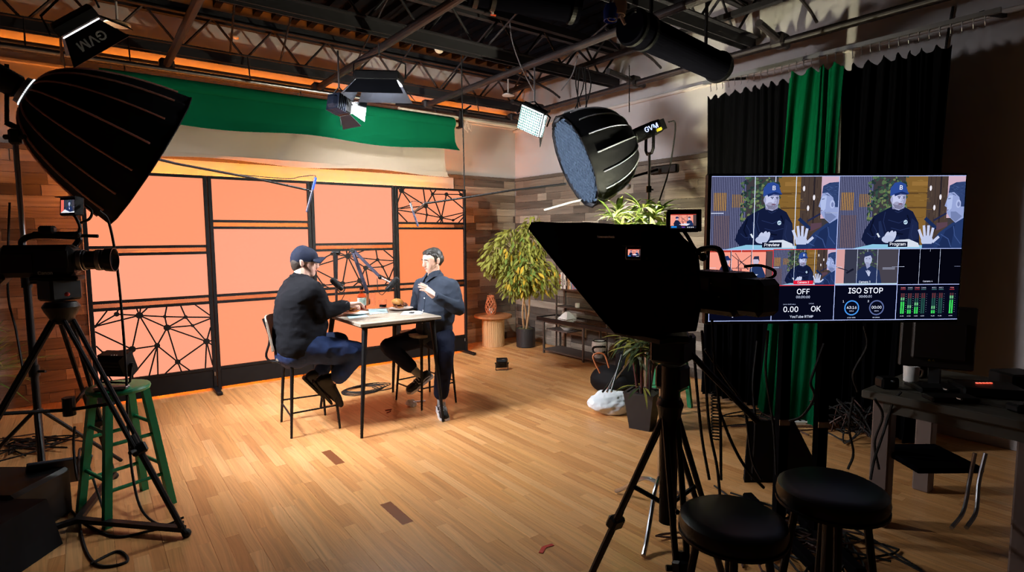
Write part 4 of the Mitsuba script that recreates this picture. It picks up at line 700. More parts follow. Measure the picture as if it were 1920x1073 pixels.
def torso(pel, bel, che, nb, sN, sF, r, fw, lat, girth, nr=.085, nd=.03):
    l, f = lat, fw; H = []
    ring = lambda c, a, b, rr: [(c+l*a, rr), (c-l*a, rr), (c+f*b, rr), (c-f*b, rr)]
    H.append(ring(pel, .12*girth, .05*girth, .12*girth)+ring(bel, .11*girth, .06*girth, .13*girth)); H.append(ring(bel, .11*girth, .06*girth, .13*girth)+ring(che, .13*girth, .04*girth, .12*girth))
    H.append(ring(che, .13*girth, .04*girth, .12*girth)+[(sN, r), (sF, r), (nb-nd*UP, nr)]); H.append([(nb-.04*UP, .088), (nb+.012*UP, .066)]); return H
X = V([.94, -.34, 0]); Y = V([.34, .94, 0])
sw = torso(pel+.045*UP, bel+X*.03, che, nb, sN-.01*UP, sF-.01*UP, .088, X, Y, 1.14)+chain((sN, .086), (eN, .072), (wN-.03*unit(wN-eN), .046))+chain((sF, .086), (eF, .072), (wF-.03*unit(wF-eF), .046))
s_ = wrinkle(fuse(sw, .013, 10), .010, 7, 3, (1, 1, 1.6)); part(k, 'sweatshirt', s_, 'sweat_black', True, label='dark sweatshirt')
part(k+'__sweatshirt', 'cuff', cat([tube([w-.045*unit(w-e), w-.03*unit(w-e), w-.004*unit(w-e)], [.049, .044, .04], 16) for w, e in ((wN, eN),)]), 'sweat_black', 30)
part(k+'__sweatshirt', 'neckband', tube([nb+.018*UP+.074*(math.cos(a)*X+math.sin(a)*Y)+.012*math.cos(a)*UP*-1 for a in np.linspace(0, 6.283, 22)], .012, 8), 'sweat_black', 30)
wd = unit(wN-eN); wo = unit(-FW+.3*UP-wd*((-FW+.3*UP)@wd)); wu = np.cross(wo, wd)
mk = Polygon([(-.022, .004), (-.012, -.006), (.026, .012), (-.008, .0005), (-.016, .006)]); Mk = np.eye(4); Mk[:3, 0] = wd; Mk[:3, 1] = np.cross(wo, wd); Mk[:3, 2] = wo; Mk[:3, 3] = wN-.035*wd+wo*.046
part(k+'__sweatshirt', 'cuff_mark', mv(extr(mk, .002), Mk), 'cloth_white', label='small white curved mark on the cuff')
jn = [[(pel+Y*.13, .13), (pel-Y*.13, .13), (hN, .12), (hF, .12), (pel-.02*UP-X*.05, .14)]]+chain((hN, .122), (kN, .094), (aN+.04*unit(kN-aN), .068))+chain((hF, .115), (kF, .082), (aF+.04*unit(kF-aF), .060))
part(k, 'jeans', wrinkle(fuse(jn, .013, 9), .008, 9, 11, (1, 1, 1)), 'denim', True, label='blue jeans')
def boot(k, a, t, up, m, s=1.0):
    f = unit(t-a); u = unit(up-f*(up@f)); l = np.cross(u, f); h = a-.055*f-.05*u*s
    part(k, 'boot', fuse([[(a, .044), (a+.05*u, .046), (h+.02*u, .038)], [(h, .036), (h+.05*f, .038), (a, .042)], [(h+.05*f, .036), (t-.03*u-.06*f+l*.012, .034), (t-.03*u-.06*f-l*.012, .034), (a, .038)], [(t-.035*u-.05*f, .034), (t-.042*u, .026)]], .01, 6), m, True, label='black boot')
    part(k, 'boot_sole', cat([hull([h+f*q+l*w*sd-u*z for q, w in ((-.03, .03), (.05, .036), (.16, .045), (.235, .028)) for sd in (-1, 1) for z in (.032, .05)])]), 'rubber_black')
boot(k, W(616, 716, 4.66), tN, UP*.8+RT*.5, 'boot_black'); boot(k, aF, W(636, 742, 4.93), UP*.8+RT*.5, 'boot_black')
# cap and hair
f, l, u = basis(hf, V([0, 0, 1.]))
cp = [[(P(-.022, 0, .040), .092), (P(.022, 0, .044), .085)], [(P(-.028, 0, .012), .086), (P(.03, 0, .022), .078), (P(-.016, 0, .062), .082)]]
cm = fuse(cp, .010, 6); cm = cm.slice_plane(P(0, 0, .022), unit(u+.16*f*-1+0*l), cap=False) if False else cm
v = cm.vertices; hgt = (v-P(0, 0, .018))@unit(u-.10*f); cm.update_faces((hgt[cm.faces] > -.012).all(1)); cm.remove_unreferenced_vertices()
cap = part(k, 'cap', shell(cm, .004), 'cap_navy', True, label='navy baseball cap')
vz = grid(lambda a, b: P(0, 0, 0)+1.04*((.068+.095*b*np.cos((a-.5)*1.9))[..., None]*f+((a-.5)*.172*(1-.10*b))[..., None]*l+(.050+.004*b-.17*(a-.5)**2*(.7+.5*b))[..., None]*u), 15, 7)
part(cap, 'visor', shell(vz, .006), 'cap_navy', True); part(cap, 'button', ball(P(-.004, 0, .121), .008, 1), 'cap_navy'); 
bl = meshkit.text_mesh('B', .042, .002, True); bl.apply_translation((-.016, -.021, 0)); Mb = np.eye(4); Mb[:3, 0] = l; Mb[:3, 1] = unit(u-.5*f); Mb[:3, 2] = np.cross(Mb[:3, 0], Mb[:3, 1]); Mb[:3, 3] = P(.094, 0, .072); part(cap, 'letter', mv(bl, Mb), 'cloth_white', label='white letter B with red edge')
bl2 = meshkit.text_mesh('B', .048, .0012, True); bl2.apply_translation((-.0185, -.024, 0)); Mb2 = Mb.copy(); Mb2[:3, 3] = P(.0925, 0, .072); part(cap, 'letter_edge', mv(bl2, Mb2), 'red_tape')
part(k, 'hair', fuse([[(P(-.045, .02, .0), .064), (P(-.045, -.02, .0), .064), (P(-.05, .015, -.03), .052), (P(-.05, -.015, -.03), .052), (P(-.02, .0, .01), .0805)]], .009, 4), 'hair_brown', True)
part(k, 'glasses', cat([tube([P(.098, .036*sd, .006)+.019*(math.cos(a)*l+.8*math.sin(a)*u) for a in np.linspace(0, 6.283, 14)], .0018, 5) for sd in (-1, 1)]+[tube([P(.098, .054*sd, .01), P(.05, .076*sd, .012), P(-.005, .083*sd, .012)], .0018, 5) for sd in (-1, 1)]+[tube([P(.1, .017, .01), P(.1, -.017, .01)], .0018, 5)]), 'hair_brown')
# ------------------------------------------------ the man in the button shirt
X = V([1., 0, 0]); Y = V([0, 1., 0])
pel, bel, che = W(812, 634, 5.38), W(817, 596, 5.36), W(819, 558, 5.34); sN, sF, nb = W(846, 538, 5.20), W(790, 536, 5.50), W(813, 513, 5.33)
hc = W(811, 489, 5.30); hf = -.80*RT-.60*FW-.26*UP
eN, wN, eF, wF = W(860, 580, 5.12), W(815, 556, 4.98), W(780, 582, 5.53), W(800, 606, 5.66)
hN, kN, hF, kF, aF = W(832, 634, 5.26), W(834, 664, 4.98), W(797, 630, 5.48), W(728, 650, 5.20), W(780, 697, 5.26)
foot = onz(828, 778); aN = V([foot[0], foot[1], .10])
k = thing('person', 'dark haired man in a slate button shirt and navy trousers, gesturing on a stool', 'person')
HB, P = head_bones(hc, hf, V([0, 0, 1.])+.05*RT, .98, 1.03)
skin = HB+[[(hc-.05*UP-.015*hf, .052), (nb, .055), (nb-.05*UP, .06)]]+[[(pel+latY, .10), (pel-latY, .10), (che+latY, .10), (che-latY, .10)], [(che+latY, .10), (che-latY, .10), (nb-.03*UP, .05), (sN, .05), (sF, .05)]]
for a in ((sN, .05), (eN, .037), (wN, .025)), ((sF, .05), (eF, .037), (wF, .025)), ((hN, .07), (kN, .05), (aN, .035)), ((hF, .07), (kF, .05), (aF, .035)): skin += chain(*a)
skin += hand_bones(wN, W(792, 535, 4.93)-wN, -RT*.5+.5*FW-UP*.6, 1.06, (.16, .2, .26, .34), spread=.16, thumb=-1)+hand_bones(wF, W(815, 622, 5.70)-wF, -UP, 1.0, thumb=1)
part(k, 'body', fuse(skin, .007, 7, 16), 'skin_pale', True); eyes(k, P, .98)
sh = torso(pel+.05*UP, bel, che, nb-.012*UP, sN-.008*UP, sF-.008*UP, .072, X, Y, .93, .07, .055)[:3]+chain((sN, .072), (eN, .058), (wN-.01*unit(wN-eN), .04))+chain((sF, .072), (eF, .058), (wF, .04))
s_ = wrinkle(fuse(sh, .012, 9), .009, 9, 21, (1, 1, 1.3)); shk = part(k, 'shirt', s_, 'shirt_slate', True, label='slate blue button shirt')
fX = -X
def coll(a, b):
    th = .22+(6.2832-.44)*a; e = np.exp(-(np.minimum(a, 1-a)/.10)**2); r = .060+.040*b+.016*e*b; z = .045-.030*e-.052*b-.030*e*b
    return (nb-.012*UP)[None, None]+(r*np.cos(th))[..., None]*(fX*.95)+(r*np.sin(th))[..., None]*Y+z[..., None]*V([0, 0, 1.])
part(shk, 'collar', shell(grid(coll, 40, 5), .005), 'shirt_slate', 40)
fd = unit(fX-.25*Y); hits = []
for z in np.linspace(nb[2]-.07, pel[2]+.06, 14):
    o = V([che[0], che[1], z])+fd; p, _, _ = s_.ray.intersects_location([o], [-fd], multiple_hits=False); hits.append(p[0])
part(shk, 'placket', tube(spline([h-.004*fd for h in hits], 30), .009, 6), 'shirt_slate')
for q in (1, 4, 7, 10): part(shk, 'button', cyl(hits[q]+fd*.002, hits[q]+fd*.009, .0065, n=10), 'cloth_white')
part(shk, 'cuff', tube([wN-.055*unit(wN-eN), wN-.03*unit(wN-eN), wN+.002*unit(wN-eN)], [.048, .045, .04], 14), 'shirt_slate', 30)
tr = [[(pel+Y*.11, .105), (pel-Y*.11, .105), (hN, .095), (hF, .095)]]+chain((hN, .104), (kN, .082), (aN+V([0, 0, .10]), .064))+chain((hF, .100), (kF, .076), (aF+.07*unit(kF-aF), .060))
part(k, 'trousers', wrinkle(fuse(tr, .012, 9), .007, 9, 31), 'trouser_navy', True, label='navy trousers')
def sneaker(k, a, t, up):
    f = unit(t-a); u = unit(up-f*(up@f)); l = np.cross(u, f); h = a-.06*f; o = h-.055*u
    q = part(k, 'shoe', fuse([[(h-.01*u, .036), (h+.03*f-.005*u, .04)], [(o+.03*u, .034), (h+.04*f-.01*u, .042), (o+.13*f+.035*u, .037)], [(o+.11*f+.028*u+l*.006, .037), (o+.21*f+.022*u+l*.008, .034), (o+.21*f+.022*u-l*.008, .034)]], .009, 5), 'shoe_black', True, label='black shoe with white stripe and sole')
    S = Polygon([(-.036, -.03), (-.02, -.036), (.08, -.037), (.17, -.045), (.225, -.038), (.25, 0), (.225, .038), (.17, .045), (.08, .037), (-.02, .036), (-.036, .03)]).buffer(.004)
    Mo = np.eye(4); Mo[:3, 0], Mo[:3, 1], Mo[:3, 2], Mo[:3, 3] = f, l, u, o-.012*u; part(q, 'sole', mv(extr(S, .03), Mo), 'sole_white')
    for sd in (-1, 1): part(q, 'side_stripe', tube(spline([o+.0*f+.042*u+sd*.039*l, o+.05*f+.05*u+sd*.0405*l, o+.10*f+.036*u+sd*.043*l, o+.13*f+.05*u+sd*.036*l], 14), .0055, 6), 'sole_white')
    for i in range(4): c = o+(.085+.022*i)*f+(.082-.008*i)*u; part(q, 'lace', tube([c-.028*l-.008*u, c+.004*u, c+.028*l-.008*u], .0045, 6), 'sole_white')
    return o
tN = onz(837, 791); sneaker(k, V([foot[0], foot[1], .070]), V([*(V([foot[0], foot[1]])+unit(onz(841, 800)-foot)[:2]*.2), .055]), V([0, 0, 1.]))
part(k, 'sock', tube([V([foot[0], foot[1], .07]), aN+V([0, 0, .12])], [.036, .04], 14), 'sock_grey', 30)
fd = across(780, 712, -.8, .6, 75, False); sneaker(k, W(791, 707, 5.24), W(791, 707, 5.24)+.2*fd, UP*.8+RT*.45)
part(k, 'sock', tube([W(789, 706, 5.24), aF+.08*unit(kF-aF)], [.036, .042], 14), 'sock_grey', 30)
hb = [[(P(-.026, 0, .040), .081), (P(.008, 0, .052), .068)], [(P(.045, .028, .080), .022), (P(.056, -.018, .084), .020), (P(.02, -.035, .090), .022), (P(.0, .03, .082), .032)], [(P(-.045, .018, .012), .062), (P(-.045, -.018, .012), .062), (P(-.05, 0, -.018), .048)]]
for sd in (-1, 1): hb.append([(P(.012, .066*sd, .062), .014), (P(.006, .071*sd, .03), .009), (P(.008, .0715*sd, .004), .006)]); hb.append([(P(-.03, .062*sd, .03), .02), (P(.0, .066*sd, .05), .016)])
hm = fuse(hb, .005, 4); hm = wrinkle(hm, .0045, 34, 5, (1, 1, .5))
part(k, 'hair', hm, 'hair_dark', True)
# ---------------------------------------------------------------- curtains by the right wall
def curtain(x, y0, y1, z0, z1, folds, amp, seed, spread=0.0, drift=0.0):
    r = np.random.default_rng(seed); ph = r.uniform(0, 6.3, 4)
    def f(u, v):
        g = np.sin(u*folds*6.283+ph[0]+1.1*np.sin(u*5+ph[1]))+.45*np.sin(u*folds*2.3*6.283+ph[2]+v*1.5)+.3*np.sin(u*folds*.5*6.283+v*2+ph[3])
        mid = (y0+y1)/2; yy = mid+(y0+(y1-y0)*u-mid)*(1+spread*v)
        top = .05*np.abs(np.sin(u*folds*3.14+ph[0]))*np.exp(-v*30)
        return np.stack([x+amp*g*(.45+.55*v), yy+drift*v+.02*np.sin(v*4+u*9), z1-top+(z0-z1)*v], -1)
    return shell(grid(f, int(folds*14), 26), .004)
CX = 4.82
one('curtain', curtain(CX+.04, 2.44, 3.28, .02, 2.93, 9, .035, 1), 'black_cloth', 'black curtain left of the green one, with a sagging top edge', 'curtain', smooth=True)
one('green_curtain', curtain(CX-.10, 2.00, 2.42, .03, 2.93, 4, .045, 2, .36, .13), 'green_cloth', 'gathered green curtain hanging between two black curtains', 'curtain', smooth=True)
one('curtain', curtain(CX+.02, 1.36, 2.06, .04, 2.92, 8, .04, 3), 'black_cloth', 'black curtain right of the green one, behind the big screen', 'curtain', smooth=True)
k = thing('curtain_track', 'thin pale curtain track with a row of small hooks near the ceiling', 'curtain track')
part(k, 'track', box((CX, 2.2, 3.04), (.03, 2.2, .03), 0), 'duct_metal')
for i in range(34): y = 1.18+i*.062; part(k, 'hook', cat([tube([(CX, y, 3.03), (CX, y, 2.99), (CX+.012, y, 2.965), (CX, y, 2.95)], .003, 5), ball((CX, y, 3.02), .007, 1)]), 'alu')
for y in (1.2, 3.2): part(k, 'bracket', bar((CX, y, 3.05), (XR-.02, y, 3.15), .025), 'steel_black')
one('wooden_flat', box((5.05, 1.62, .62), (.02, .26, 1.24), .1), 'paint', 'pale narrow board leaning behind the desk by the curtain', 'board')
# ---------------------------------------------------------------- potted plants
leaf_id = [0]
def leaf_mesh(L, w, droop, fold=.25, n=5):
    """folded blade along +x, face up"""
    t = np.linspace(0, 1, n); vs = []
    for q in t:
        hw = w/2*(math.sin(math.pi*min(.02+q*.98, 1))**.7 if q < 1 else 0); c = V([L*q*(1-.25*droop*q), 0, -droop*L*q*q]); vs += [c+V([0, hw, fold*hw]), c, c-V([0, hw, -fold*hw])]
    f = []
    for i in range(n-1):
        for s in (0, 1): a = i*3+s; f += [[a, a+3, a+4], [a, a+4, a+1]]
    return trimesh.Trimesh(V(vs), f, process=False)
def place(k, mesh_d, p, d, up, mt, name='leaf', s=1.0):
    d = unit(d); y = unit(np.cross(up, d)); M = np.eye(4); M[:3, 0], M[:3, 1], M[:3, 2], M[:3, 3] = d*s, y*s, np.cross(d, y)*s, p
    q = free(k+'__'+name); scene[q] = {**mesh_d, 'to_world': T(M)}
LEAVES = {}
def leafdict(L, w, droop, m):
    key = (L, w, droop, m)
    if key not in LEAVES: LEAVES[key] = mikit.ply(leaf_mesh(L, w, droop), m, True)
    return LEAVES[key]
def tree(lab, base, pot_r, pot_h, trunk_top, blobs, nleaf, L, w, mats, seed):
    k = thing('potted_tree', lab, 'potted plant'); r = np.random.default_rng(seed); M = fr(base, (0, 0, 1))
    part(k, 'pot', lathe([(0, 0), (pot_r*.94, 0), (pot_r, .01), (pot_r, pot_h), (pot_r*.93, pot_h), (pot_r*.92, pot_h-.03), (0, pot_h-.03)], 36, M), 'pot_dark', 30)
    part(k, 'moss', mv(cat([ball((pot_r*.8*math.sqrt(a)*math.cos(b), pot_r*.8*math.sqrt(a)*math.sin(b), pot_h-.02), .035, 1, (1, 1, .6)) for a, b in zip(r.uniform(0, 1, 34), r.uniform(0, 6.3, 34))]), M), 'moss', kind='stuff')
    for i in range(3):
        a = i*2.1; p = [base+V([.03*math.cos(a), .03*math.sin(a), pot_h-.02])]
        for t in (.3, .6, 1): p.append(base+V([.05*math.cos(a+t*3), .05*math.sin(a+t*3), pot_h])+t*(trunk_top-base-V([0, 0, pot_h]))+V([0, 0, 0]))
        part(k, 'trunk', tube(spline(p, 16), np.linspace(.0135, .008, 16), 8), 'pale_bark', True)
    tw = []; pts = []
    for bi, (c, rad, n) in enumerate(blobs):
        for j in range(n):
            d = unit(r.normal(size=3)); p = c+d*rad*r.uniform(.35, 1)**.5*V([1, 1, 1]); pts.append((p, unit(d+V([0, 0, -.25])), bi))
        for j in range(max(3, n//14)):
            d = unit(r.normal(size=3)); tw.append(tube(spline([trunk_top-V([0, 0, .15]), (trunk_top+c)/2+.05*d, c+d*rad*.8], 8), np.linspace(.007, .003, 8), 5))
    part(k, 'twigs', cat(tw), 'pale_bark', True)
    pts.sort(key=lambda q: (q[0]-EYE)@FW); rest = []
    for i, (p, d, bi) in enumerate(pts):
        h = unit(V([d[0], d[1], d[2]*.3-.75])+.35*r.normal(size=3)); s = r.uniform(.75, 1.25); m = mats[int(r.integers(len(mats)))]
        if i < 300: place(k, leafdict(L, w, .25, m), p, h, V([0, 0, 1.])+.5*r.normal(size=3), m, s=s)
        else:
            y = unit(np.cross(V([0, 0, 1.])+.5*r.normal(size=3), h)); Mq = np.eye(4); Mq[:3, 0], Mq[:3, 1], Mq[:3, 2], Mq[:3, 3] = h*s, y*s, np.cross(h, y)*s, p; rest.append(mv(leaf_mesh(L, w, .25), Mq))
    if rest: part(k, 'foliage', cat(rest), mats[0], True, kind='stuff', label='the mass of small leaves deeper in the crown')
    return k
tb = onz(986, 650); tt = W(985, 490, 6.55)
tree('leafy ficus tree with pale stems in a dark round pot, in the far corner', V([tb[0], tb[1], 0]), .135, .27, tt,
     [(W(962, 470, 6.5), .27, 600), (W(1000, 450, 6.45), .22, 360), (W(985, 510, 6.4), .26, 480), (W(935, 485, 6.55), .22, 330), (W(965, 530, 6.4), .18, 240), (W(1015, 520, 6.4), .2, 280), (W(1003, 418, 6.5), .10, 40)], 900, .088, .026, ['leaf_olive', 'leaf_green', 'leaf_olive', 'leaf_yellow'], 3)
def blades(k, c, n, L, w, m, seed, el=(.2, 1.2), rad=.03):
    r = np.random.default_rng(seed)
    for i in range(n):
        a = r.uniform(0, 6.283); e = r.uniform(*el); d = V([math.cos(a)*math.cos(e), math.sin(a)*math.cos(e), math.sin(e)])
        place(k, leafdict(L, w, .35 if i % 3 else .6, m[i % len(m)]), c+rad*V([math.cos(a), math.sin(a), 0]), d, V([0, 0, 1.]), None, s=r.uniform(.7, 1.15))
# the bright plant behind the teleprompter
pb_ = onz(1215, 690); pb_ = V([pb_[0], pb_[1], 0]); k = thing('potted_bamboo_palm', 'leafy palm lit bright from below, behind the black teleprompter hood', 'potted plant')
part(k, 'pot', lathe([(0, 0), (.13, 0), (.16, .26), (.15, .26), (.145, .23), (0, .23)], 30, fr(pb_, (0, 0, 1))), 'pot_dark', 30)
r6 = np.random.default_rng(8)
for i, (px, py) in enumerate([(1150, 405), (1165, 425), (1180, 400), (1196, 415), (1205, 388), (1222, 405), (1235, 395), (1245, 420), (1228, 440), (1160, 398), (1215, 425), (1185, 430)]):
    tp = W(px, py+2, 4.95+.12*(i % 4)); part(k, 'cane', tube(spline([pb_+V([.03*math.cos(i), .03*math.sin(i), .22]), (pb_+tp)/2+V([0, 0, .15]), tp], 10), np.linspace(.008, .004, 10), 6), 'stem_green', True)
    blades(k, tp, 22, .20, .042, ['leaf_bright', 'leaf_green'], 50+i, (-.1, 1.35), .02)
cU = W(1222, 500, 4.48); k = thing('unseen_plant_uplight', 'small unseen lamp behind the teleprompter hood, placed to light the palm leaves from below', 'lamp')  # out of view behind the hood, placed to brighten the palm
part(k, 'housing', mv(lathe([(0, -.08), (.04, -.08), (.05, 0), (.044, 0), (.036, -.06), (0, -.06)], 20), fr(cU, FW*V([.6, .6, 0])+V([0, 0, .85])-.12*RT)), 'plastic_black', 30); part(k, 'bulb', mv(flat_disc(.042, -.01), fr(cU, FW*V([.6, .6, 0])+V([0, 0, .85])-.12*RT)), 'lamp_face', emit=L_UP, weight=.8); part(k, 'clip', bar(cU-V([0, 0, .08]), V([cU[0], cU[1], 0]), .014), 'steel_black')
# dracaena in the square pot
q0 = onz(1208, 812); q0 = V([q0[0]+.1, q0[1]+.1, 0]); k = thing('potted_dracaena', 'spiky dark red stemmed plant in a tapered square black pot', 'potted plant'); a0 = .35
M = rotz(a0, q0); b0, b1, ph = .085, .125, .30
part(k, 'pot', mv(hull([(sx*b, sy*b, z) for sx in (-1, 1) for sy in (-1, 1) for b, z in ((b0, 0), (b1, ph))]), M), 'pot_dark'); part(k, 'pot_rim', mv(cat([box((sx*b1*.95, 0, ph+.004), (.022, b1*2.02, .012)) for sx in (-1, 1)]+[box((0, sy*b1*.95, ph+.004), (b1*2.02, .022, .012)) for sy in (-1, 1)]), M), 'pot_dark')
for i in range(7):
    a = i*.9; st = q0+V([.05*math.cos(a), .05*math.sin(a), ph]); tp = st+V([.05*math.cos(a), .05*math.sin(a), .34+.05*(i % 3)]); part(k, 'stem', cyl(st, tp, .011, n=8), 'stem_red', 30); blades(k, tp, 20, .27, .03, ['leaf_dark', 'leaf_olive', 'leaf_grey'], 90+i, (-.5, 1.0), .01)
blades(k, q0+V([-.06, -.04, ph+.06]), 10, .22, .022, ['leaf_dark', 'leaf_olive'], 120, (-.1, .6))
# bags between the console and the square pot
k = thing('black_bag', 'soft black bag slumped on the floor behind the white plastic bag', 'bag'); bl_ = ball((0, 0, 0), 1, 4); bl_.vertices *= (.78+.45*meshkit.fbm(bl_.vertices*1.1+3, 2))[:, None]
c0 = onz(1150, 735); part(k, 'body', mv(bl_, fr((c0[0], c0[1], .13), (0, 0, 1))@np.diag([.2, .24, .15, 1])), 'nylon_black', True)
part(k, 'handle', tube(spline([W(1125, 700, 4.5), W(1112, 668, 4.5), W(1132, 664, 4.5), W(1142, 690, 4.5)], 16), .007, 8), 'cane')
k = thing('tripod_bag', 'black case and folded tripod legs standing against the wall behind the bag', 'bag'); c1 = onz(1180, 720); part(k, 'case', rbox((c1[0], c1[1], .21), (.30, .26, .42), .05, .5), 'nylon_black')
for i in range(3): part(k, 'leg', cyl(W(1166, 690-12*i, 4.35), W(1130+8*i, 735, 4.1), .008, n=8), 'alu' if i else 'steel_black')
k = thing('plastic_bag', 'white plastic bag lying on the floor left of the square pot', 'bag'); c2 = onz(1150, 776); bl2_ = ball((0, 0, 0), 1, 4); v = bl2_.vertices; bl2_.vertices = v*(.72+.55*meshkit.fbm(v*1.3+8, 2)-.12*np.abs(meshkit.fbm(v*3+1, 2)-.5)*2)[:, None]
part(k, 'film', mv(bl2_, rotz(-.5, (c2[0]+.02, c2[1]+.06, .085))@np.diag([.20, .15, .11, 1])), 'plastic_film', True)
# ---------------------------------------------------------------- pictures on screens: flat shapes that glow
def flat_text(s, h, bold=True):
    m = meshkit.text_mesh(s, h, .001, bold); m.update_faces(m.face_normals[:, 2] > .9); m.remove_unreferenced_vertices(); v = m.vertices[:, :2]*V([1, -1]); return v, m.faces[:, ::-1]
class Art:
    """shapes in layers, in units of a 16 x 9 picture, y down"""
    def __init__(s): s.v, s.f, s.c, s.n, s.o = [], [], [], 0, 0
    def tri(s, v, f, c, a=(1, 0, 0), clip=None):
        k, ox, oy = a; v = V(v)*k+V([ox, oy]); s.o += 1
        s.v.append(np.column_stack([v, np.full(len(v), s.o)])); s.f.append(V(f)+s.n); s.c.append(np.tile(lin(c), (len(v), 1))); s.n += len(v)
    def poly(s, g, c, a=(1, 0, 0), clip=None):
        g = g if hasattr(g, 'area') else Polygon(g)
        if not g.is_valid: g = g.buffer(0)
        if clip is not None: g = g.intersection(clip)
        if g.area > 1e-5: s.tri(*flat(g), c, a)
    def rect(s, x0, y0, x1, y1, c, a=(1, 0, 0), clip=None): s.poly(sbox(x0, y0, x1, y1), c, a, clip)
    def line(s, P, w, c, a=(1, 0, 0), clip=None): s.poly(LineString(P).buffer(w/2, cap_style=2, join_style=1), c, a, clip)
    def ell(s, x, y, rx, ry, c, a=(1, 0, 0), clip=None, rot=0): s.poly(affinity.rotate(affinity.scale(Point(x, y).buffer(1, 8), rx, ry), rot), c, a, clip)
    def text(s, t, x, y, h, c, a=(1, 0, 0), mid=True, bold=True):
        v, f = flat_text(t, h, bold)
        if mid: v = v-V([(v[:, 0].max()+v[:, 0].min())/2, 0])
        s.tri(v+V([x, y]), f, c, a)
    def mesh(s, corner, ux, uy, n, deep=.0025): v = np.vstack(s.v); step = deep/s.o; return trimesh.Trimesh(corner+v[:, :1]*ux+v[:, 1:2]*uy+v[:, 2:]*step*n, np.vstack(s.f)[:, ::-1], process=False), np.vstack(s.c)
def shot_cap(A, a):
    r = np.random.default_rng(4); C = sbox(0, 0, 8, 4.5); R = lambda *q, **k: A.rect(*q, a=a, clip=C); E_ = lambda *q, **k: A.ell(*q, a=a, clip=C, **k); Pn = lambda p, c: A.poly(p, c, a, C); Ln = lambda p, w, c: A.line(p, w, c, a, C)
    R(0, 0, 8, 4.5, (62, 58, 62)); R(0, 0, 2.2, 4.5, (108, 112, 146)); R(.15, 1.0, .95, 2.1, (196, 146, 74)); R(.2, 2.4, 1.2, 4.4, (124, 104, 110)); R(1.3, 1.1, 2.1, 1.9, (170, 132, 84))
    for i in range(20): R(.06+.11*i, 0, .115+.11*i, 4.5, (52, 54, 84))
    R(4.2, 0, 5.6, 4.5, (132, 98, 48)); R(4.6, .35, 5.6, .6, (150, 112, 58)); R(4.3, 1.0, 5.6, 1.12, (96, 70, 38)); R(4.3, 1.9, 5.6, 2.0, (96, 70, 38)); R(5.6, 0, 7.0, 4.5, (74, 60, 54)); R(6.4, 0, 6.5, 3.2, (40, 34, 40)); R(6.9, 0, 8, 2.6, (208, 176, 196))
    for i in range(30): x, y = r.uniform(4.25, 5.6), r.uniform(0, 4); Ln([(x, y), (x+r.uniform(.1, .5), y+.02)], .03, [(112, 82, 40), (150, 116, 60)][i % 2])
    for i in range(24): x, y = r.uniform(5.65, 6.9), r.uniform(0, 3.4); Ln([(x, y), (x, y+r.uniform(.2, .6))], .05, [(86, 72, 62), (60, 48, 46)][i % 2])
    for i in range(200): x, y = r.uniform(1.9, 4.3), r.uniform(0, 2.7); E_(x, y, r.uniform(.06, .16), r.uniform(.05, .1), [(52, 78, 66), (84, 110, 76), (36, 54, 54), (112, 128, 84)][i % 4], rot=r.uniform(0, 180))
    for x, y in ((5.8, .75), (6.45, 1.3), (6.1, 1.95)): E_(x, y, .075, .17, (236, 232, 240)); Ln([(x, 0), (x, y-.1)], .02, (40, 34, 40))
    Pn([(1.9, 4.3), (1.55, 3.9), (1.75, 3.3), (2.3, 2.45), (3.1, 2.02), (3.35, 1.9), (4.2, 1.9), (4.75, 2.2), (5.15, 2.9), (5.3, 4.4)], (18, 26, 58)); Pn([(2.6, 2.8), (2.75, 2.75), (3.0, 3.6), (4.0, 3.75), (3.9, 4.0), (2.7, 3.9)], (30, 42, 80)); Pn([(4.7, 2.6), (5.1, 2.9), (5.2, 3.9), (4.5, 4.1)], (28, 38, 74))
    Pn([(3.4, 1.7), (3.42, 2.0), (3.85, 2.12), (4.2, 1.95), (4.2, 1.6)], (146, 152, 190)); E_(3.8, 1.42, .47, .66, (178, 182, 216)); E_(3.68, 1.4, .26, .46, (198, 203, 236)); E_(4.06, 1.32, .16, .3, (190, 194, 228)); E_(3.7, 1.72, .2, .14, (160, 160, 190)); Pn([(4.12, 1.1), (4.27, 1.3), (4.2, 1.75), (4.05, 1.95), (4.1, 1.5)], (150, 154, 190)); Pn([(3.42, 1.7), (3.6, 2.0), (3.95, 2.05), (4.2, 1.75), (4.0, 1.85), (3.7, 1.8)], (132, 132, 160)); E_(3.93, 1.72, .14, .05, (120, 96, 120)); Ln([(3.72, 1.28), (3.92, 1.28)], .05, (70, 74, 110)); Ln([(4.05, 1.28), (4.2, 1.3)], .05, (70, 74, 110)); Ln([(4.0, 1.35), (4.05, 1.55), (3.97, 1.58)], .03, (140, 140, 176)); E_(3.36, 1.45, .08, .16, (160, 164, 200)); E_(3.83, 1.35, .05, .03, (40, 46, 80)); E_(4.12, 1.36, .045, .03, (40, 46, 80)); Ln([(3.8, 1.8), (4.05, 1.8)], .03, (100, 84, 110)); Pn([(3.6, 1.05), (4.3, 1.05), (4.25, 1.18), (3.65, 1.2)], (120, 126, 166))
    for i in range(60): x, y = r.uniform(3.45, 4.15), r.uniform(1.75, 2.05); E_(x, y, .022, .016, (112, 110, 142))
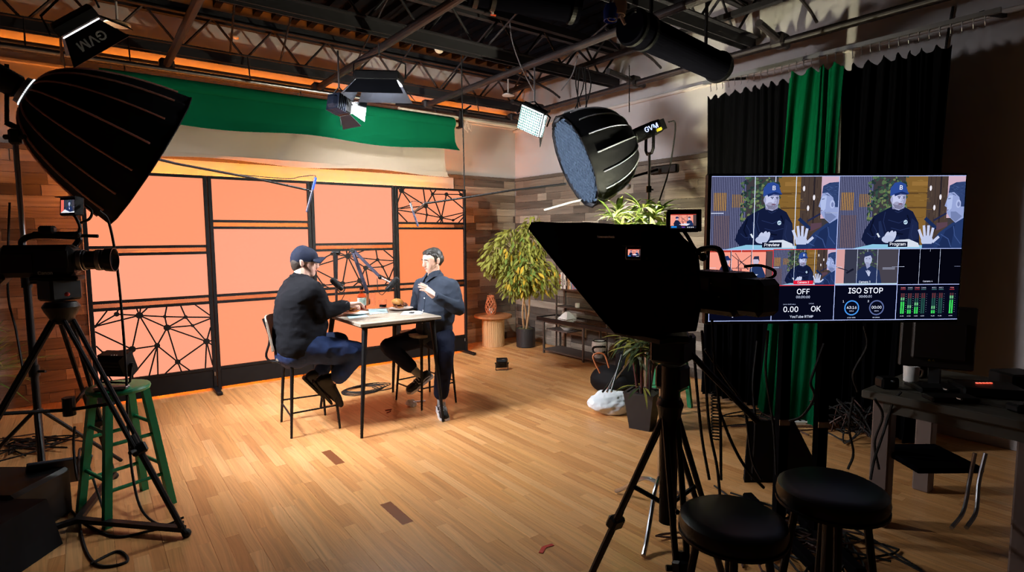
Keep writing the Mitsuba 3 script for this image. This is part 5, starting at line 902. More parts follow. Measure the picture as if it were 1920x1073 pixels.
    for q in ([(2.2, 2.9), (2.5, 3.4), (2.4, 3.9)], [(3.0, 2.2), (2.9, 2.8), (3.1, 3.4)], [(3.4, 3.2), (4.0, 3.35), (4.6, 3.2)], [(3.2, 2.7), (3.9, 2.9), (4.5, 2.6)], [(4.8, 3.0), (4.7, 3.6), (4.9, 4.1)], [(1.9, 3.5), (2.2, 3.75), (2.8, 3.7)], [(3.6, 2.15), (3.8, 2.25), (4.1, 2.12)]): Ln(q, .05, (34, 46, 86))
    for q in ([(2.3, 2.6), (2.1, 3.3), (2.3, 3.7)], [(3.5, 3.5), (4.2, 3.6)], [(4.4, 2.4), (4.6, 2.9)]): Ln(q, .09, (10, 16, 40))
    Pn([(3.25, 1.25), (3.25, .75), (3.5, .42), (3.85, .35), (4.2, .5), (4.35, .95), (4.45, 1.1), (4.1, 1.0), (3.7, 1.05)], (44, 74, 150)); Pn([(3.5, 1.1), (4.0, .95), (4.45, 1.1), (4.3, 1.15), (3.9, 1.1), (3.55, 1.25)], (26, 44, 100))
    A.text('B', 3.92, .84, .26, (236, 236, 246), a); E_(4.32, 2.85, .13, .14, (190, 216, 232)); Ln([(4.22, 2.88), (4.42, 2.82)], .04, (40, 70, 110))
    for x, y in ((3.15, 3.75), (3.4, 3.68), (3.6, 3.72)): E_(x, y, .14, .34, (196, 204, 232), rot=20)
    E_(3.25, 3.9, .4, .24, (186, 196, 226)); Pn([(2.5, 3.55), (2.6, 3.5), (2.75, 3.75), (2.65, 3.8)], (220, 230, 240)); Pn([(.9, 4.5), (2.3, 4.2), (8, 4.35), (8, 4.5)], (140, 196, 224)); Pn([(3.5, 4.2), (3.8, 3.95), (4.6, 3.9), (5.2, 4.15), (5.3, 4.4), (3.4, 4.4)], (214, 222, 236)); Ln([(3.8, 4.1), (4.4, 4.25)], .04, (160, 170, 200))
    Pn([(5.7, 4.5), (6.5, 3.5), (7.3, 2.9), (8, 2.6), (8, 4.5)], (36, 56, 104)); Pn([(6.9, 3.4), (7.5, 3.0), (7.3, 4.5), (6.4, 4.5)], (28, 44, 86)); Pn([(7.0, .9), (6.85, 1.5), (6.75, 1.85), (6.9, 1.95), (6.9, 2.25), (7.1, 2.55), (7.5, 2.9), (8, 2.6), (8, .9)], (150, 164, 212)); Pn([(6.95, 1.05), (7.0, .6), (7.4, .4), (8, .35), (8, 1.9), (7.8, 1.9), (7.65, 1.3), (7.3, 1.0)], (48, 66, 112)); Pn([(6.86, 1.55), (7.0, 1.2), (7.25, 1.2), (7.2, 2.0), (7.0, 2.2), (6.92, 2.0)], (176, 190, 232)); Pn([(7.15, 2.2), (7.5, 2.2), (7.9, 2.5), (7.5, 2.85), (7.2, 2.6)], (116, 130, 176)); Ln([(6.95, 1.42), (7.12, 1.38)], .04, (60, 76, 120)); Ln([(6.88, 2.12), (7.02, 2.1)], .04, (100, 90, 130))
    for i in range(26): x = r.uniform(7.05, 7.95); y = r.uniform(.45, 1.2); Ln([(x, y), (x+.18, y-.05+.2*r.uniform())], .025, [(70, 92, 142), (30, 44, 84)][i % 2])
    for q in ([(6.6, 3.6), (7.1, 3.9), (7.3, 4.4)], [(7.4, 3.1), (7.5, 3.7), (7.9, 4.2)], [(6.2, 4.1), (6.6, 4.3)]): Ln(q, .06, (58, 80, 134))
    E_(7.62, 1.72, .16, .26, (176, 188, 230)); E_(7.63, 1.74, .08, .15, (120, 132, 180))
    Ln([(5.55, 2.6), (6.3, 3.25)], .22, (26, 44, 88)); Ln([(6.1, 2.75), (6.9, 2.3)], .11, (34, 40, 76)); Ln([(6.2, 3.3), (6.9, 3.0), (7.0, 2.9)], .05, (20, 22, 44)); Pn([(6.3, 2.9), (7.0, 2.85), (7.0, 3.1), (6.3, 3.4)], (90, 66, 80))
    for p, q in (((5.45, 3.9), (5.2, 3.3)), ((5.6, 3.8), (5.5, 3.05)), ((5.8, 3.8), (5.8, 3.05)), ((5.98, 3.85), (6.1, 3.2)), ((6.1, 4.1), (6.5, 3.75))): Ln([p, q], .17, (198, 206, 236))
    E_(5.75, 4.0, .38, .32, (190, 200, 232)); R(5.45, 4.2, 6.2, 4.5, (34, 52, 100))
def shot_wide(A, a):
    C = sbox(0, 0, 8, 4.5); R = lambda *q: A.rect(*q, a=a, clip=C); Pn = lambda p, c: A.poly(p, c, a, C); Ln = lambda p, w, c: A.line(p, w, c, a, C); E_ = lambda *q: A.ell(*q, a=a, clip=C)
    R(0, 0, 8, 4.5, (250, 160, 140)); R(0, 0, 8, .3, (190, 60, 50)); R(0, 3.9, 8, 4.5, (150, 120, 120)); R(7.1, .2, 8, 4, (90, 74, 74))
    for x in (2.6, 5.2, 7.1): R(x, .2, x+.1, 4, (60, 40, 50))
    for p in ([(2.7, .6), (4, 1.6)], [(4, 1.6), (5.2, .7)], [(4, 1.6), (3.4, 2.3)], [(4, 1.6), (5.2, 2.2)], [(2.7, 2.3), (5.2, 2.3)], [(3.2, .4), (4, 1.6)]): Ln(p, .07, (60, 40, 50))
    Pn([(1.2, 4.2), (1.0, 3), (1.5, 2), (2.2, 1.8), (2.8, 2.4), (3.3, 3.0), (3.2, 4.2)], (26, 32, 62)); E_(2.1, 1.45, .42, .5, (196, 180, 200)); Pn([(1.6, 1.4), (1.7, .8), (2.3, .75), (2.6, 1.15), (2.9, 1.25)], (36, 50, 104))
    Pn([(5.0, 4.2), (5.1, 2.4), (5.8, 1.9), (6.6, 2.1), (7.1, 3.2), (7.0, 4.2)], (34, 52, 96)); E_(5.85, 1.4, .4, .52, (200, 190, 214)); Pn([(5.5, 1.2), (5.6, .85), (6.2, .8), (6.3, 1.5), (6.1, 1.2)], (44, 48, 74)); Pn([(2.6, 3.3), (4.0, 2.9), (6.2, 3.1), (5.2, 3.7)], (226, 226, 240)); Ln([(3.6, 1.2), (3.7, 2.9)], .1, (44, 40, 60)); Ln([(3.9, 1.4), (4.9, 2.5)], .1, (44, 40, 60)); R(3.8, 2.4, 4.1, 3.1, (170, 90, 90))
def shot_shirt(A, a):
    r = np.random.default_rng(9); C = sbox(0, 0, 8, 4.5); R = lambda *q: A.rect(*q, a=a, clip=C); Pn = lambda p, c: A.poly(p, c, a, C); Ln = lambda p, w, c: A.line(p, w, c, a, C); E_ = lambda *q: A.ell(*q, a=a, clip=C)
    R(0, 0, 8, 4.5, (56, 58, 76)); R(0, 0, 1.1, 4.5, (214, 160, 158)); R(5.4, 0, 8, 4.5, (70, 66, 76)); R(6.0, 2.3, 7.6, 2.6, (120, 122, 140))
    for i in range(50): E_(r.uniform(2.8, 5.2), r.uniform(0, 2.4), .13, .09, [(60, 84, 70), (88, 108, 84), (44, 58, 60)][i % 3])
    Pn([(2.6, 4.5), (2.7, 2.8), (3.5, 2.2), (4.6, 2.1), (5.6, 2.7), (6.0, 4.5)], (36, 50, 90)); E_(4.1, 1.3, .5, .72, (176, 184, 216)); Pn([(3.6, 1.0), (3.6, .5), (4.2, .3), (4.7, .6), (4.6, 1.2), (4.4, .8)], (44, 52, 88)); Pn([(3.8, 1.9), (4.0, 2.5), (4.4, 2.2), (4.4, 1.8)], (150, 158, 196)); Ln([(3.8, 1.75), (4.2, 1.78)], .06, (110, 100, 130)); Ln([(3.8, 1.2), (4.0, 1.2)], .06, (70, 76, 110)); Ln([(4.2, 1.2), (4.4, 1.2)], .06, (70, 76, 110))
    for q in ((3.9, 2.7), (4.1, 2.62), (4.3, 2.7), (4.45, 2.85)): Ln([(4.3, 3.4), q], .13, (190, 198, 226))
    Ln([(0, 2.2), (1.6, 2.7)], .1, (30, 30, 50)); Ln([(1.4, 3.0), (2.3, 2.5)], .25, (24, 26, 44)); R(0, 4.3, 8, 4.5, (190, 220, 235))
def guides(A, a, c=(214, 224, 246)):
    for x in (2.72, 5.3): A.line([(x, 0), (x, 4.5)], .05, c, a)
    A.line([(4.0, 0), (4.0, .35)], .05, c, a); A.line([(0, 2.25), (.8, 2.25)], .05, c, a); A.line([(7.2, 2.25), (8, 2.25)], .04, (170, 180, 210), a)
A = Art(); A.rect(0, 0, 16, 9, (6, 8, 26))
shot_cap(A, (1, 0, 0)); shot_cap(A, (1, 8, 0)); guides(A, (1, 0, 0))
for x, t in ((3.9, 'Preview'), (11.9, 'Program')): A.rect(x-.62, 4.06, x+.62, 4.38, (14, 18, 40)); A.text(t, x, 4.3, .19, (236, 240, 250))
shot_wide(A, (.5, 0, 4.5)); shot_cap(A, (.5, 4, 4.5)); shot_shirt(A, (.5, 8, 4.5)); A.rect(12, 4.5, 16, 6.75, (4, 4, 14))
for x in (0, 4, 8, 12): guides(A, (.5, x, 4.5))
A.rect(5.35, 6.45, 6.6, 6.68, (226, 32, 60)); A.text('Camera 2', 5.97, 6.62, .12, (250, 230, 236)); A.text('Camera 3', 9.9, 6.62, .12, (226, 232, 246)); A.text('Camera 4', 13.95, 6.6, .1, (200, 206, 226)); A.text('Camera 1', 1.9, 6.62, .12, (226, 232, 246))
A.line([(4, 4.5), (8, 4.5), (8, 6.75), (4, 6.75), (4, 4.5)], .05, (226, 60, 70))
for P in ([(0, 0), (16, 0)], [(8, 0), (8, 4.5)], [(0, 4.5), (4, 4.5)], [(8, 4.5), (16, 4.5)], [(8.02, 6.75), (16, 6.75)], [(4, 6.75), (4, 9)], [(8, 4.5), (8, 9)], [(12, 4.5), (12, 9)], [(0, 6.75), (4, 6.75)], [(0, 8.97), (16, 8.97)], [(.03, 8.5), (.03, 9)]): A.line(P, .05, (176, 190, 240))
A.rect(1.5, 8.55, 1.58, 8.75, (220, 226, 246))
A.text('OFF', 6.0, 7.3, .32, (238, 242, 252)); A.text('00:00:00', 6.0, 7.56, .15, (190, 200, 226)); A.text('DATA RATE Mb/s', 5.15, 7.98, .07, (150, 160, 190)); A.text('CACHE', 6.55, 7.94, .07, (150, 160, 190)); A.text('0.00', 5.25, 8.42, .33, (238, 242, 252)); A.text('OK', 6.85, 8.4, .33, (238, 242, 252)); A.text('YouTube RTMP', 5.95, 8.8, .15, (214, 222, 242))
A.text('ISO STOP', 10.0, 7.28, .34, (238, 242, 252)); A.text('00:00:00', 10.0, 7.55, .14, (190, 200, 226))
for x, c, t, n_ in ((9.15, (70, 150, 236), '43:16', '1'), (10.75, (92, 106, 156), '00:00', '2')):
    A.poly(Point(x, 8.2).buffer(.48, 16).difference(Point(x, 8.2).buffer(.40, 16)), c); A.text(t, x, 8.26, .17, (230, 236, 250)); A.text('DRIVE', x, 8.44, .07, (180, 190, 220)); A.text(n_, x-.55, 7.85, .13, (220, 226, 246)); A.text('ATEM MINI' if n_ == '1' else 'NO DRIVE', x, 8.86, .07, (190, 200, 226))
for i, (x, h, t) in enumerate([(12.4, .75, 'CAM1'), (12.85, .25, 'CAM2'), (13.3, .42, 'CAM3'), (13.72, .0, 'CAM4'), (14.4, .2, 'MIC1'), (14.85, .0, 'MIC2'), (15.55, .85, 'PGM')]):
    A.text(t, x, 7.0, .08, (226, 120, 130) if h > .3 else (170, 180, 200)); A.line([(x-.16, 7.08), (x+.16, 7.08)], .025, (214, 60, 70) if h > .3 else (90, 150, 150)); A.text('+0.00', x, 8.78, .065, (200, 206, 226))
    for dx in (-.07, .07):
        A.rect(x+dx-.055, 7.3, x+dx+.055, 8.6, (34, 74, 70)); A.rect(x+dx-.045, 7.3, x+dx+.045, 7.62, (96, 40, 52))
        if h: A.rect(x+dx-.05, 8.6-h, x+dx+.05, 8.6, (60, 214, 90)); A.rect(x+dx-.05, 8.6-h-.28, x+dx+.05, 8.6-h-.1, (110, 190, 130))
    for j in range(9): A.rect(x+.2, 7.35+.14*j, x+.24, 7.37+.14*j, (190, 200, 220))
# the big screen on its stand
tc, ta, tw, th = V([2.884, 1.220, 1.526]), -.6247, 1.255, .722; tr_ = V([math.cos(ta), math.sin(ta), 0]); tn = V([tr_[1], -tr_[0], 0]); tn = tn if tn @ (EYE-tc) > 0 else -tn; Z = V([0, 0, 1.])
k = thing('monitor_screen', 'big flat screen with a grid of camera pictures and level meters, on a black stand', 'screen')
part(k, 'case', rbox(tc-tn*.025, (tw, .045, th), .006, ta), 'plastic_black'); part(k, 'back_box', rbox(tc-tn*.07-Z*.05, (tw*.6, .06, th*.6), .02, ta), 'plastic_black')
bz = .014; m_, c_ = A.mesh(tc+tn*.0003-tr_*(tw/2-bz)+Z*(th/2-bz), tr_*(tw-2*bz)/16, -Z*(th-2*bz)/9, tn)
p_ = part(k, 'picture', m_, 'screen_glass', color=c_, label='grid of glowing camera pictures'); scene[p_]['emitter'] = {'type': 'area', 'radiance': {'type': 'mesh_attribute', 'name': 'vertex_color'}, 'sampling_weight': .4}
k = thing('screen_stand', 'black two post stand under the big screen', 'stand')
s0 = tc-tn*.13
for px, d in ((1470, 2.94), (1543, 2.90)):
    b = W(px, 700, d); part(k, 'post', box((b[0], b[1], .84), (.05, .05, 1.6), ta), 'post_black'); part(k, 'strap', box(V([b[0], b[1], .62])+tn*.027, (.055, .004, .03), ta), 'alu')
    part(k, 'foot', rbox((b[0], b[1], .03), (.06, .75, .05), .008, ta), 'post_black')
part(k, 'crossbar', box(tc-tn*.12, (.5, .03, .06), ta), 'steel_black')
# ---------------------------------------------------------------- small monitors
def monitor(lab, c, nrm, w, art, frame_=.008, name='field_monitor', arm=None, dy=.0):
    n = unit(nrm); x = unit(np.cross(Z, n)); y = np.cross(n, x); k = thing(name, lab, 'monitor'); M = np.eye(4); M[:3, 0], M[:3, 1], M[:3, 2], M[:3, 3] = x, y, n, c; h = w*9/16
    part(k, 'case', mv(rbox((0, 0, -.013), (w+2*frame_, h+2*frame_, .026), .005), M), 'plastic_black')
    m_, c_ = art.mesh(c+n*.0006-x*w/2+y*h/2, x*w/16, -y*h/9, n, .0012); p = part(k, 'picture', m_, 'screen_glass', color=c_); scene[p]['emitter'] = {'type': 'area', 'radiance': {'type': 'mesh_attribute', 'name': 'vertex_color'}, 'sampling_weight': .03}
    part(k, 'hood_edge', mv(cat([rbox((0, h/2+frame_, .01), (w+2*frame_, .004, .03), .001), rbox((w/2+frame_, 0, .01), (.004, h+2*frame_, .03), .001)]), M), 'plastic_black')
    if arm is not None: part(k, 'arm', cable([c-n*.02-y*h/2, *arm], .008, 12), 'plastic_black'); part(k, 'mount', ball(arm[-1], .018, 1), 'plastic_black')
    return k
A1 = Art(); shot_wide(A1, (2, 0, 0)); A1.rect(0, 7.4, 16, 9, (20, 24, 40)); A1.rect(.5, 7.6, 4, 8.7, (30, 130, 220)); A1.rect(7, 8, 9, 8.6, (110, 60, 190)); [A1.rect(10.5+1.1*i, 8.0, 11.2+1.1*i, 8.7, (210, 216, 226)) for i in range(4)]
A2 = Art(); shot_shirt(A2, (2, 0, 0)); A2.rect(0, 0, 3, 9, (240, 110, 96)); A2.poly([(0, 9), (4, 6.6), (9, 8.4), (16, 7.4), (16, 9)], (236, 236, 240))
# ---------------------------------------------------------------- teleprompter, camera and tripod on the right
def onplane(px, py, P, n): d = ray(px, py); return EYE+d*((P-EYE) @ n)/(d @ n)
tp0 = W(1150, 520, 2.35); axis = unit((V([2.1, 4.7, 0])-tp0)*V([1, 1, 0])); sd_ = unit(np.cross(axis, Z)); sd_ = sd_ if sd_ @ (EYE-tp0) > 0 else -sd_
o2 = [(993, 428), (998, 419), (1010, 418), (1120, 424), (1222, 423), (1236, 428), (1262, 452), (1300, 478), (1312, 560), (1302, 618), (1240, 624), (1190, 628), (1152, 622), (1138, 606), (1100, 562), (1050, 500)]
pts = [onplane(x, y, tp0, sd_) for x, y in o2]; o = pts[0]; loc = [((p-o) @ axis, (p-o)[2]) for p in pts]
Mh = np.eye(4); Mh[:3, 0], Mh[:3, 1], Mh[:3, 2], Mh[:3, 3] = axis, Z, np.cross(axis, Z), o
sgn = 1 if Mh[:3, 2] @ sd_ < 0 else -1
k = thing('teleprompter', 'big black cloth teleprompter hood with a slanted front, on a tripod at right', 'teleprompter')
S_ = Polygon(loc).buffer(.006); wd_ = .30; lx_ = V(loc)[:, 0]; x0_, xl_ = lx_[0], np.ptp(lx_)*np.sign(lx_[7]-lx_[0])
def far(v): return v[:, 0]-.26*np.sign(xl_)*np.clip((v[:, 0]-x0_)/xl_, 0, 1)**1.2
sheets = []
for z in (0, sgn*wd_):
    g = trimesh.creation.extrude_polygon(S_, .006, engine='earcut').subdivide_to_size(.03); v = g.vertices; v[:, 2] += z+(.012*(meshkit.fbm(np.column_stack([v[:, :2]*6, np.zeros(len(v))])+5, 3)-.5))*(v[:, 2] != 0)*1.0; v[:, 0] = far(v) if z else v[:, 0]; sheets.append(g)
part(k, 'hood_side', mv(sheets[0], Mh), 'hood_cloth', 30); part(k, 'hood_side', mv(sheets[1], Mh), 'hood_cloth', 30)
R_ = V(loc); top = R_[1:8]; bot = R_[8:14]
for nm, row in (('hood_top', top), ('hood_bottom', bot)):
    vs = np.vstack([np.column_stack([row, np.zeros(len(row))]), np.column_stack([row, np.full(len(row), sgn*wd_)])]); n_ = len(row); vs[n_:, 0] = far(vs[n_:, :2]); fs = [[i, i+1, n_+i+1] for i in range(n_-1)]+[[i, n_+i+1, n_+i] for i in range(n_-1)]
    part(k, nm, mv(shell(trimesh.Trimesh(vs, fs, process=False), .006), Mh), 'hood_cloth')
fr_ = [R_[1], R_[0], R_[15], R_[13]]; part(k, 'front_rim', mv(cat([tube([(x, y, z) for x, y in fr_], .008, 6) for z in (0, sgn*wd_)]+[tube([(*R_[0], 0), (*R_[0], sgn*wd_)], .008, 6), tube([(*R_[13], 0), (*R_[13], sgn*wd_)], .008, 6)]), Mh), 'hood_cloth')
part(k, 'glass', mv(trimesh.Trimesh([(*(R_[0]*.86+R_[5]*.14), 0), (*R_[13], 0), (*R_[13], sgn*wd_), (*(R_[0]*.86+R_[5]*.14), sgn*wd_)], [[0, 1, 2], [0, 2, 3]], process=False), Mh), 'pane_glass')
part(k, 'monitor_tray', mv(box((R_[10][0]*.5+R_[12][0]*.5+.02, R_[11][1]-.012, sgn*wd_*.35), (.26, .018, wd_*.6)), Mh), 'plastic_black')
xt = axis if axis @ RT > 0 else -axis
def on_side(px, py, lift=.008): M = np.eye(4); M[:3, 0], M[:3, 1], M[:3, 2], M[:3, 3] = xt, Z, sd_, onplane(px, py, tp0, sd_)+sd_*lift; return M
tm = meshkit.text_mesh('TeleprompterPeople', .0085, .001, True); tm.apply_translation((-tm.bounds[1][0]/2, 0, 0)); part(k, 'logo', mv(tm, on_side(1138, 446, .0065)), 'logo_grey', label='tiny pale maker lettering')
c = onplane(1207, 474, tp0, sd_); monitor('little lit viewfinder screen fixed on the side of the teleprompter hood', c+sd_*.05, .55*sd_-.75*FW-.3*RT+.0*Z, .052, A1, .012, 'viewfinder', [c+sd_*.03+.05*RT-.02*Z, c+sd_*.012+.06*RT-.03*Z])
B0 = W(1350, 543, 2.28)
k = thing('studio_camera', 'black studio camera behind the teleprompter hood, in front of the big screen', 'camera'); Mc = np.eye(4); Mc[:3, 0], Mc[:3, 1], Mc[:3, 2], Mc[:3, 3] = -axis, np.cross(Z, -axis), Z, B0
part(k, 'body', mv(rbox((.0, 0, -.01), (.26, .15, .17), .02), Mc), 'plastic_black'); part(k, 'rear_block', mv(rbox((.17, 0, -.015), (.12, .13, .14), .02), Mc), 'plastic_black'); part(k, 'lens', mv(mv(lathe([(0, 0), (.05, 0), (.055, .02), (.052, .1), (.06, .12), (.06, .16), (0, .16)], 24), fr((-.12, 0, 0), (-1, 0, 0))), Mc), 'plastic_black', 30)
part(k, 'top_handle', mv(tube(spline([(-.13, 0, .075), (-.125, 0, .145), (-.07, 0, .165), (-.01, 0, .16), (.012, 0, .115), (.03, 0, .07)], 18), .012, 8), Mc), 'plastic_black'); part(k, 'card_door', mv(cat([rbox((-.04, s*.077, 0), (.10, .006, .1), .002) for s in (-1, 1)]), Mc), 'rubber_black')
for q in ((.02, -.08, .03), (.06, -.08, -.02)): part(k, 'tally_light', mv(ball(q, .003, 1), Mc), 'lamp_face')
part(k, 'headphone_loop', tube(spline([W(1395, 500, 2.2), W(1425, 498, 2.18), W(1452, 508, 2.18), W(1448, 520, 2.18), W(1420, 524, 2.2), W(1398, 520, 2.2)], 22), .006, 6), 'rubber_black')
monitor('small monitor showing the wide shot, above the teleprompter camera', W(1281, 415, 2.25), -.98*FW-.12*RT, .10, A1, .014, 'field_monitor', [W(1290, 445, 2.27), W(1302, 466, 2.28), W(1318, 482, 2.28)])
def tripod(name, lab, apex, feet, br, head_pts, rung=.42, r=.017, m='steel_black'):
    k = thing(name, lab, 'tripod'); apex = V(apex)
    for f in feet:
        f = V(f); d = f-apex; s = unit(np.cross(d, Z))*.026; a = apex+d*.06
        for q in (-1, 1): part(k, 'leg_tube', cyl(a+s*q, a+d*.58+s*q*.8, r*.72, n=8), m, 30)
        part(k, 'lower_leg', cyl(a+d*.5, f, r, r*.9, 8), m, 30); part(k, 'leg_lock', cat([rbox((0, 0, 0), (.075, .05, .06), .01, M=fr(apex+d*.62, d)), cyl(apex+d*.62, apex+d*.62+unit(s)*.06, .012, n=8)]), 'plastic_black'); part(k, 'foot', ball(f+V([0, 0, .018]), .024, 1), 'rubber_black')
        part(k, 'spreader', cyl(apex*(1-rung)+f*rung, V([apex[0], apex[1], (apex*(1-rung)+f*rung)[2]-.05]), .010, n=6), m)
    part(k, 'bowl', lathe([(0, -.1), (.04, -.09), (br*.85, -.03), (br, .0), (br*.82, .025), (0, .03)], 24, fr(apex, (0, 0, 1))), 'plastic_black', 30); part(k, 'hub', cyl(apex*(1-rung)+V([feet[0][0]*0, 0, 0])+V([apex[0], apex[1], 0])*rung-V([0, 0, .08]), apex*(1-rung)+V([apex[0], apex[1], 0])*rung+V([0, 0, .02]), .03, n=12), 'plastic_black', 30)
    part(k, 'head', cat([rbox(p, s, .012, a) for p, s, a in head_pts]), 'plastic_black'); return k
ap = W(1256, 758, 2.30); fL = onz(1098, 1100); cen = V([ap[0], ap[1], 0]); dv = fL-cen; Rr = np.linalg.norm(dv[:2]); an = math.atan2(dv[1], dv[0])
hd_ = W(1262, 652, 2.32)
k = tripod('video_tripod', 'black video tripod under the teleprompter, nearest on the right', ap, [cen+Rr*V([math.cos(an+q), math.sin(an+q), 0]) for q in (0, 2.094, -2.094)], .055, [(hd_, (.17, .14, .11), .3), (W(1262, 628, 2.32), (.12, .24, .03), -.9), (hd_-V([0, 0, .12]), (.11, .11, .1), .2)])
part(k, 'column', cyl(ap-V([0, 0, .5]), ap+V([0, 0, .16]), .036, n=14), 'steel_black', 30); part(k, 'pan_handle', tube([hd_+.05*RT, W(1330, 700, 2.3), W(1422, 792, 2.2)], .013, 8), 'rubber_black')
# chrome stand beside the tripod
b = onz(1237, 968); k = thing('c_stand', 'chrome rolling stand with bent legs behind the video tripod', 'light stand'); b = V([b[0], b[1], 0])
part(k, 'column', cyl(b+V([0, 0, .2]), b+V([0, 0, .95]), .017, n=12), 'chrome', 30); part(k, 'riser', cyl(b+V([0, 0, .9]), W(1240, 668, np.linalg.norm(0)+2.62), .013, n=12), 'brass', 30)
for z in (.62, .82): part(k, 'collar', cyl(b+V([0, 0, z]), b+V([0, 0, z+.07]), .023, n=12), 'brass', 30)
for i, (px, py) in enumerate([(1206, 1047), (1155, 925), (1292, 945)]):
    f = onz(px, py); part(k, 'leg', tube(spline([b+V([0, 0, .24-.05*i]), b+(f-b)*.35+V([0, 0, .23-.05*i]), b+(f-b)*.8+V([0, 0, .06]), f+V([0, 0, .012])], 14), .012, 8), 'chrome', 30)
# ---------------------------------------------------------------- camera on its tripod at left
B1 = W(94, 489, 3.02); axL = unit(.96*RT+.28*FW*V([1, 1, 0])); axL = unit(axL*V([1, 1, 0])); Mc = np.eye(4); Mc[:3, 0], Mc[:3, 1], Mc[:3, 2], Mc[:3, 3] = axL, np.cross(Z, axL), Z, B1
k = thing('video_camera', 'black shoulder video camera with a long lens, on the tripod at left', 'camera')
part(k, 'body', mv(rbox((-.04, 0, 0), (.33, .14, .17), .025), Mc), 'plastic_black'); part(k, 'rear_block', mv(rbox((-.26, 0, -.045), (.14, .13, .16), .04), Mc), 'plastic_black'); part(k, 'side_panel', mv(cat([rbox((.06, -.073, .01), (.1, .006, .09), .002), rbox((-.12, -.073, -.01), (.14, .006, .1), .002)]), Mc), 'rubber_black')
part(k, 'lens', mv(mv(lathe([(0, 0), (.052, 0), (.055, .008), (.055, .045), (.05, .05), (.05, .09), (.056, .095), (.056, .13), (.062, .138), (.066, .18), (.061, .18), (.052, .15), (0, .15)], 28), fr((.12, 0, 0), (1, 0, 0))), Mc), 'lens_black', 30)
part(k, 'lens_band', mv(cat([mv(lathe([(.0555, z), (.0575, z+.002), (.0575, z+.02), (.0555, z+.022)], 28), fr((.12, 0, 0), (1, 0, 0))) for z in (.015, .1)]), Mc), 'alu', 30)
part(k, 'top_handle', mv(cat([tube(spline([(-.12, 0, .07), (-.115, 0, .11), (-.06, 0, .135), (.08, 0, .13), (.14, 0, .12), (.12, 0, .08)], 20), .016, 8), rbox((.03, 0, .14), (.2, .03, .03), .01)]), Mc), 'plastic_black'); part(k, 'microphone', mv(cyl((.08, -.03, .135), (.24, -.03, .13), .009, n=12), Mc), 'rubber_black', 30); part(k, 'viewfinder', mv(rbox((.02, -.05, .165), (.07, .05, .04), .01), Mc), 'plastic_black'); part(k, 'eyecup', mv(rbox((-.30, -.02, .02), (.05, .06, .06), .015), Mc), 'plastic_black')
tm = meshkit.text_mesh('Canon', .016, .001, True); Ml = np.eye(4); Ml[:3, 0], Ml[:3, 1], Ml[:3, 2], Ml[:3, 3] = axL, Z, np.cross(axL, Z), (Mc@V([-.03, -.0705, -.07, 1]))[:3]; part(k, 'logo', mv(tm, Ml), 'logo_grey', label='small pale maker name')
monitor('small monitor showing the man in the shirt, above the left camera', W(130, 387, 2.98), -.93*FW-.3*RT, .122, A2, .014, 'field_monitor', [W(146, 415, 3.0), W(150, 428, 3.0), W(145, 440, 3.0)])
ap = W(115, 575, 3.02); f1 = onz(350, 1006); cen = V([ap[0], ap[1], 0]); dv = f1-cen; Rr = np.linalg.norm(dv[:2]); an = math.atan2(dv[1], dv[0])
k = tripod('video_tripod', 'black video tripod under the camera at left', ap, [cen+Rr*V([math.cos(an+q), math.sin(an+q), 0]) for q in (0, 2.094, -2.094)], .085, [(W(112, 542, 3.02), (.16, .12, .12), .6), (W(108, 522, 3.02), (.22, .1, .025), math.atan2(axL[1], axL[0]))])
part(k, 'floor_spreader', cat([bar(cen+V([0, 0, .04]), cen+.98*Rr*V([math.cos(an+q), math.sin(an+q), 0])+V([0, 0, .04]), .035, .025) for q in (0, 2.094, -2.094)]), 'steel_black'); part(k, 'badge', ball(W(126, 552, 2.94), .012, 1, (1, 1, 1)), 'red_tape')
# ---------------------------------------------------------------- cases, cables and the plant at the left edge
c = onz(120, 985); k = thing('flight_case', 'black equipment case with a slanted lid beside the green stool', 'case'); aC = math.atan2(RT[1], RT[0])
part(k, 'box', rbox((c[0]-.28, c[1]+.16, .14), (.52, .40, .28), .02, aC), 'plastic_black'); part(k, 'lid', rbox((0, 0, 0), (.30, .02, .30), .008, M=fr((c[0]-.02, c[1]+.27, .22), .6*UP-.5*FW+.5*RT)), 'case_grey'); part(k, 'latch', rbox((c[0]-.1, c[1]-.13, .2), (.05, .02, .05), .004, aC), 'alu')
one('equipment_bag', hull([(0, 0, 0), (.42, 0, 0), (.42, .36, 0), (0, .36, 0), (.04, .03, .26), (.38, .03, .26), (.38, .33, .26), (.04, .33, .26)]).apply_transform(rotz(aC, onz(0, 1040)-V([.3, .1, 0]))), 'nylon_black', 'soft black equipment bag in the lower left corner', 'bag')
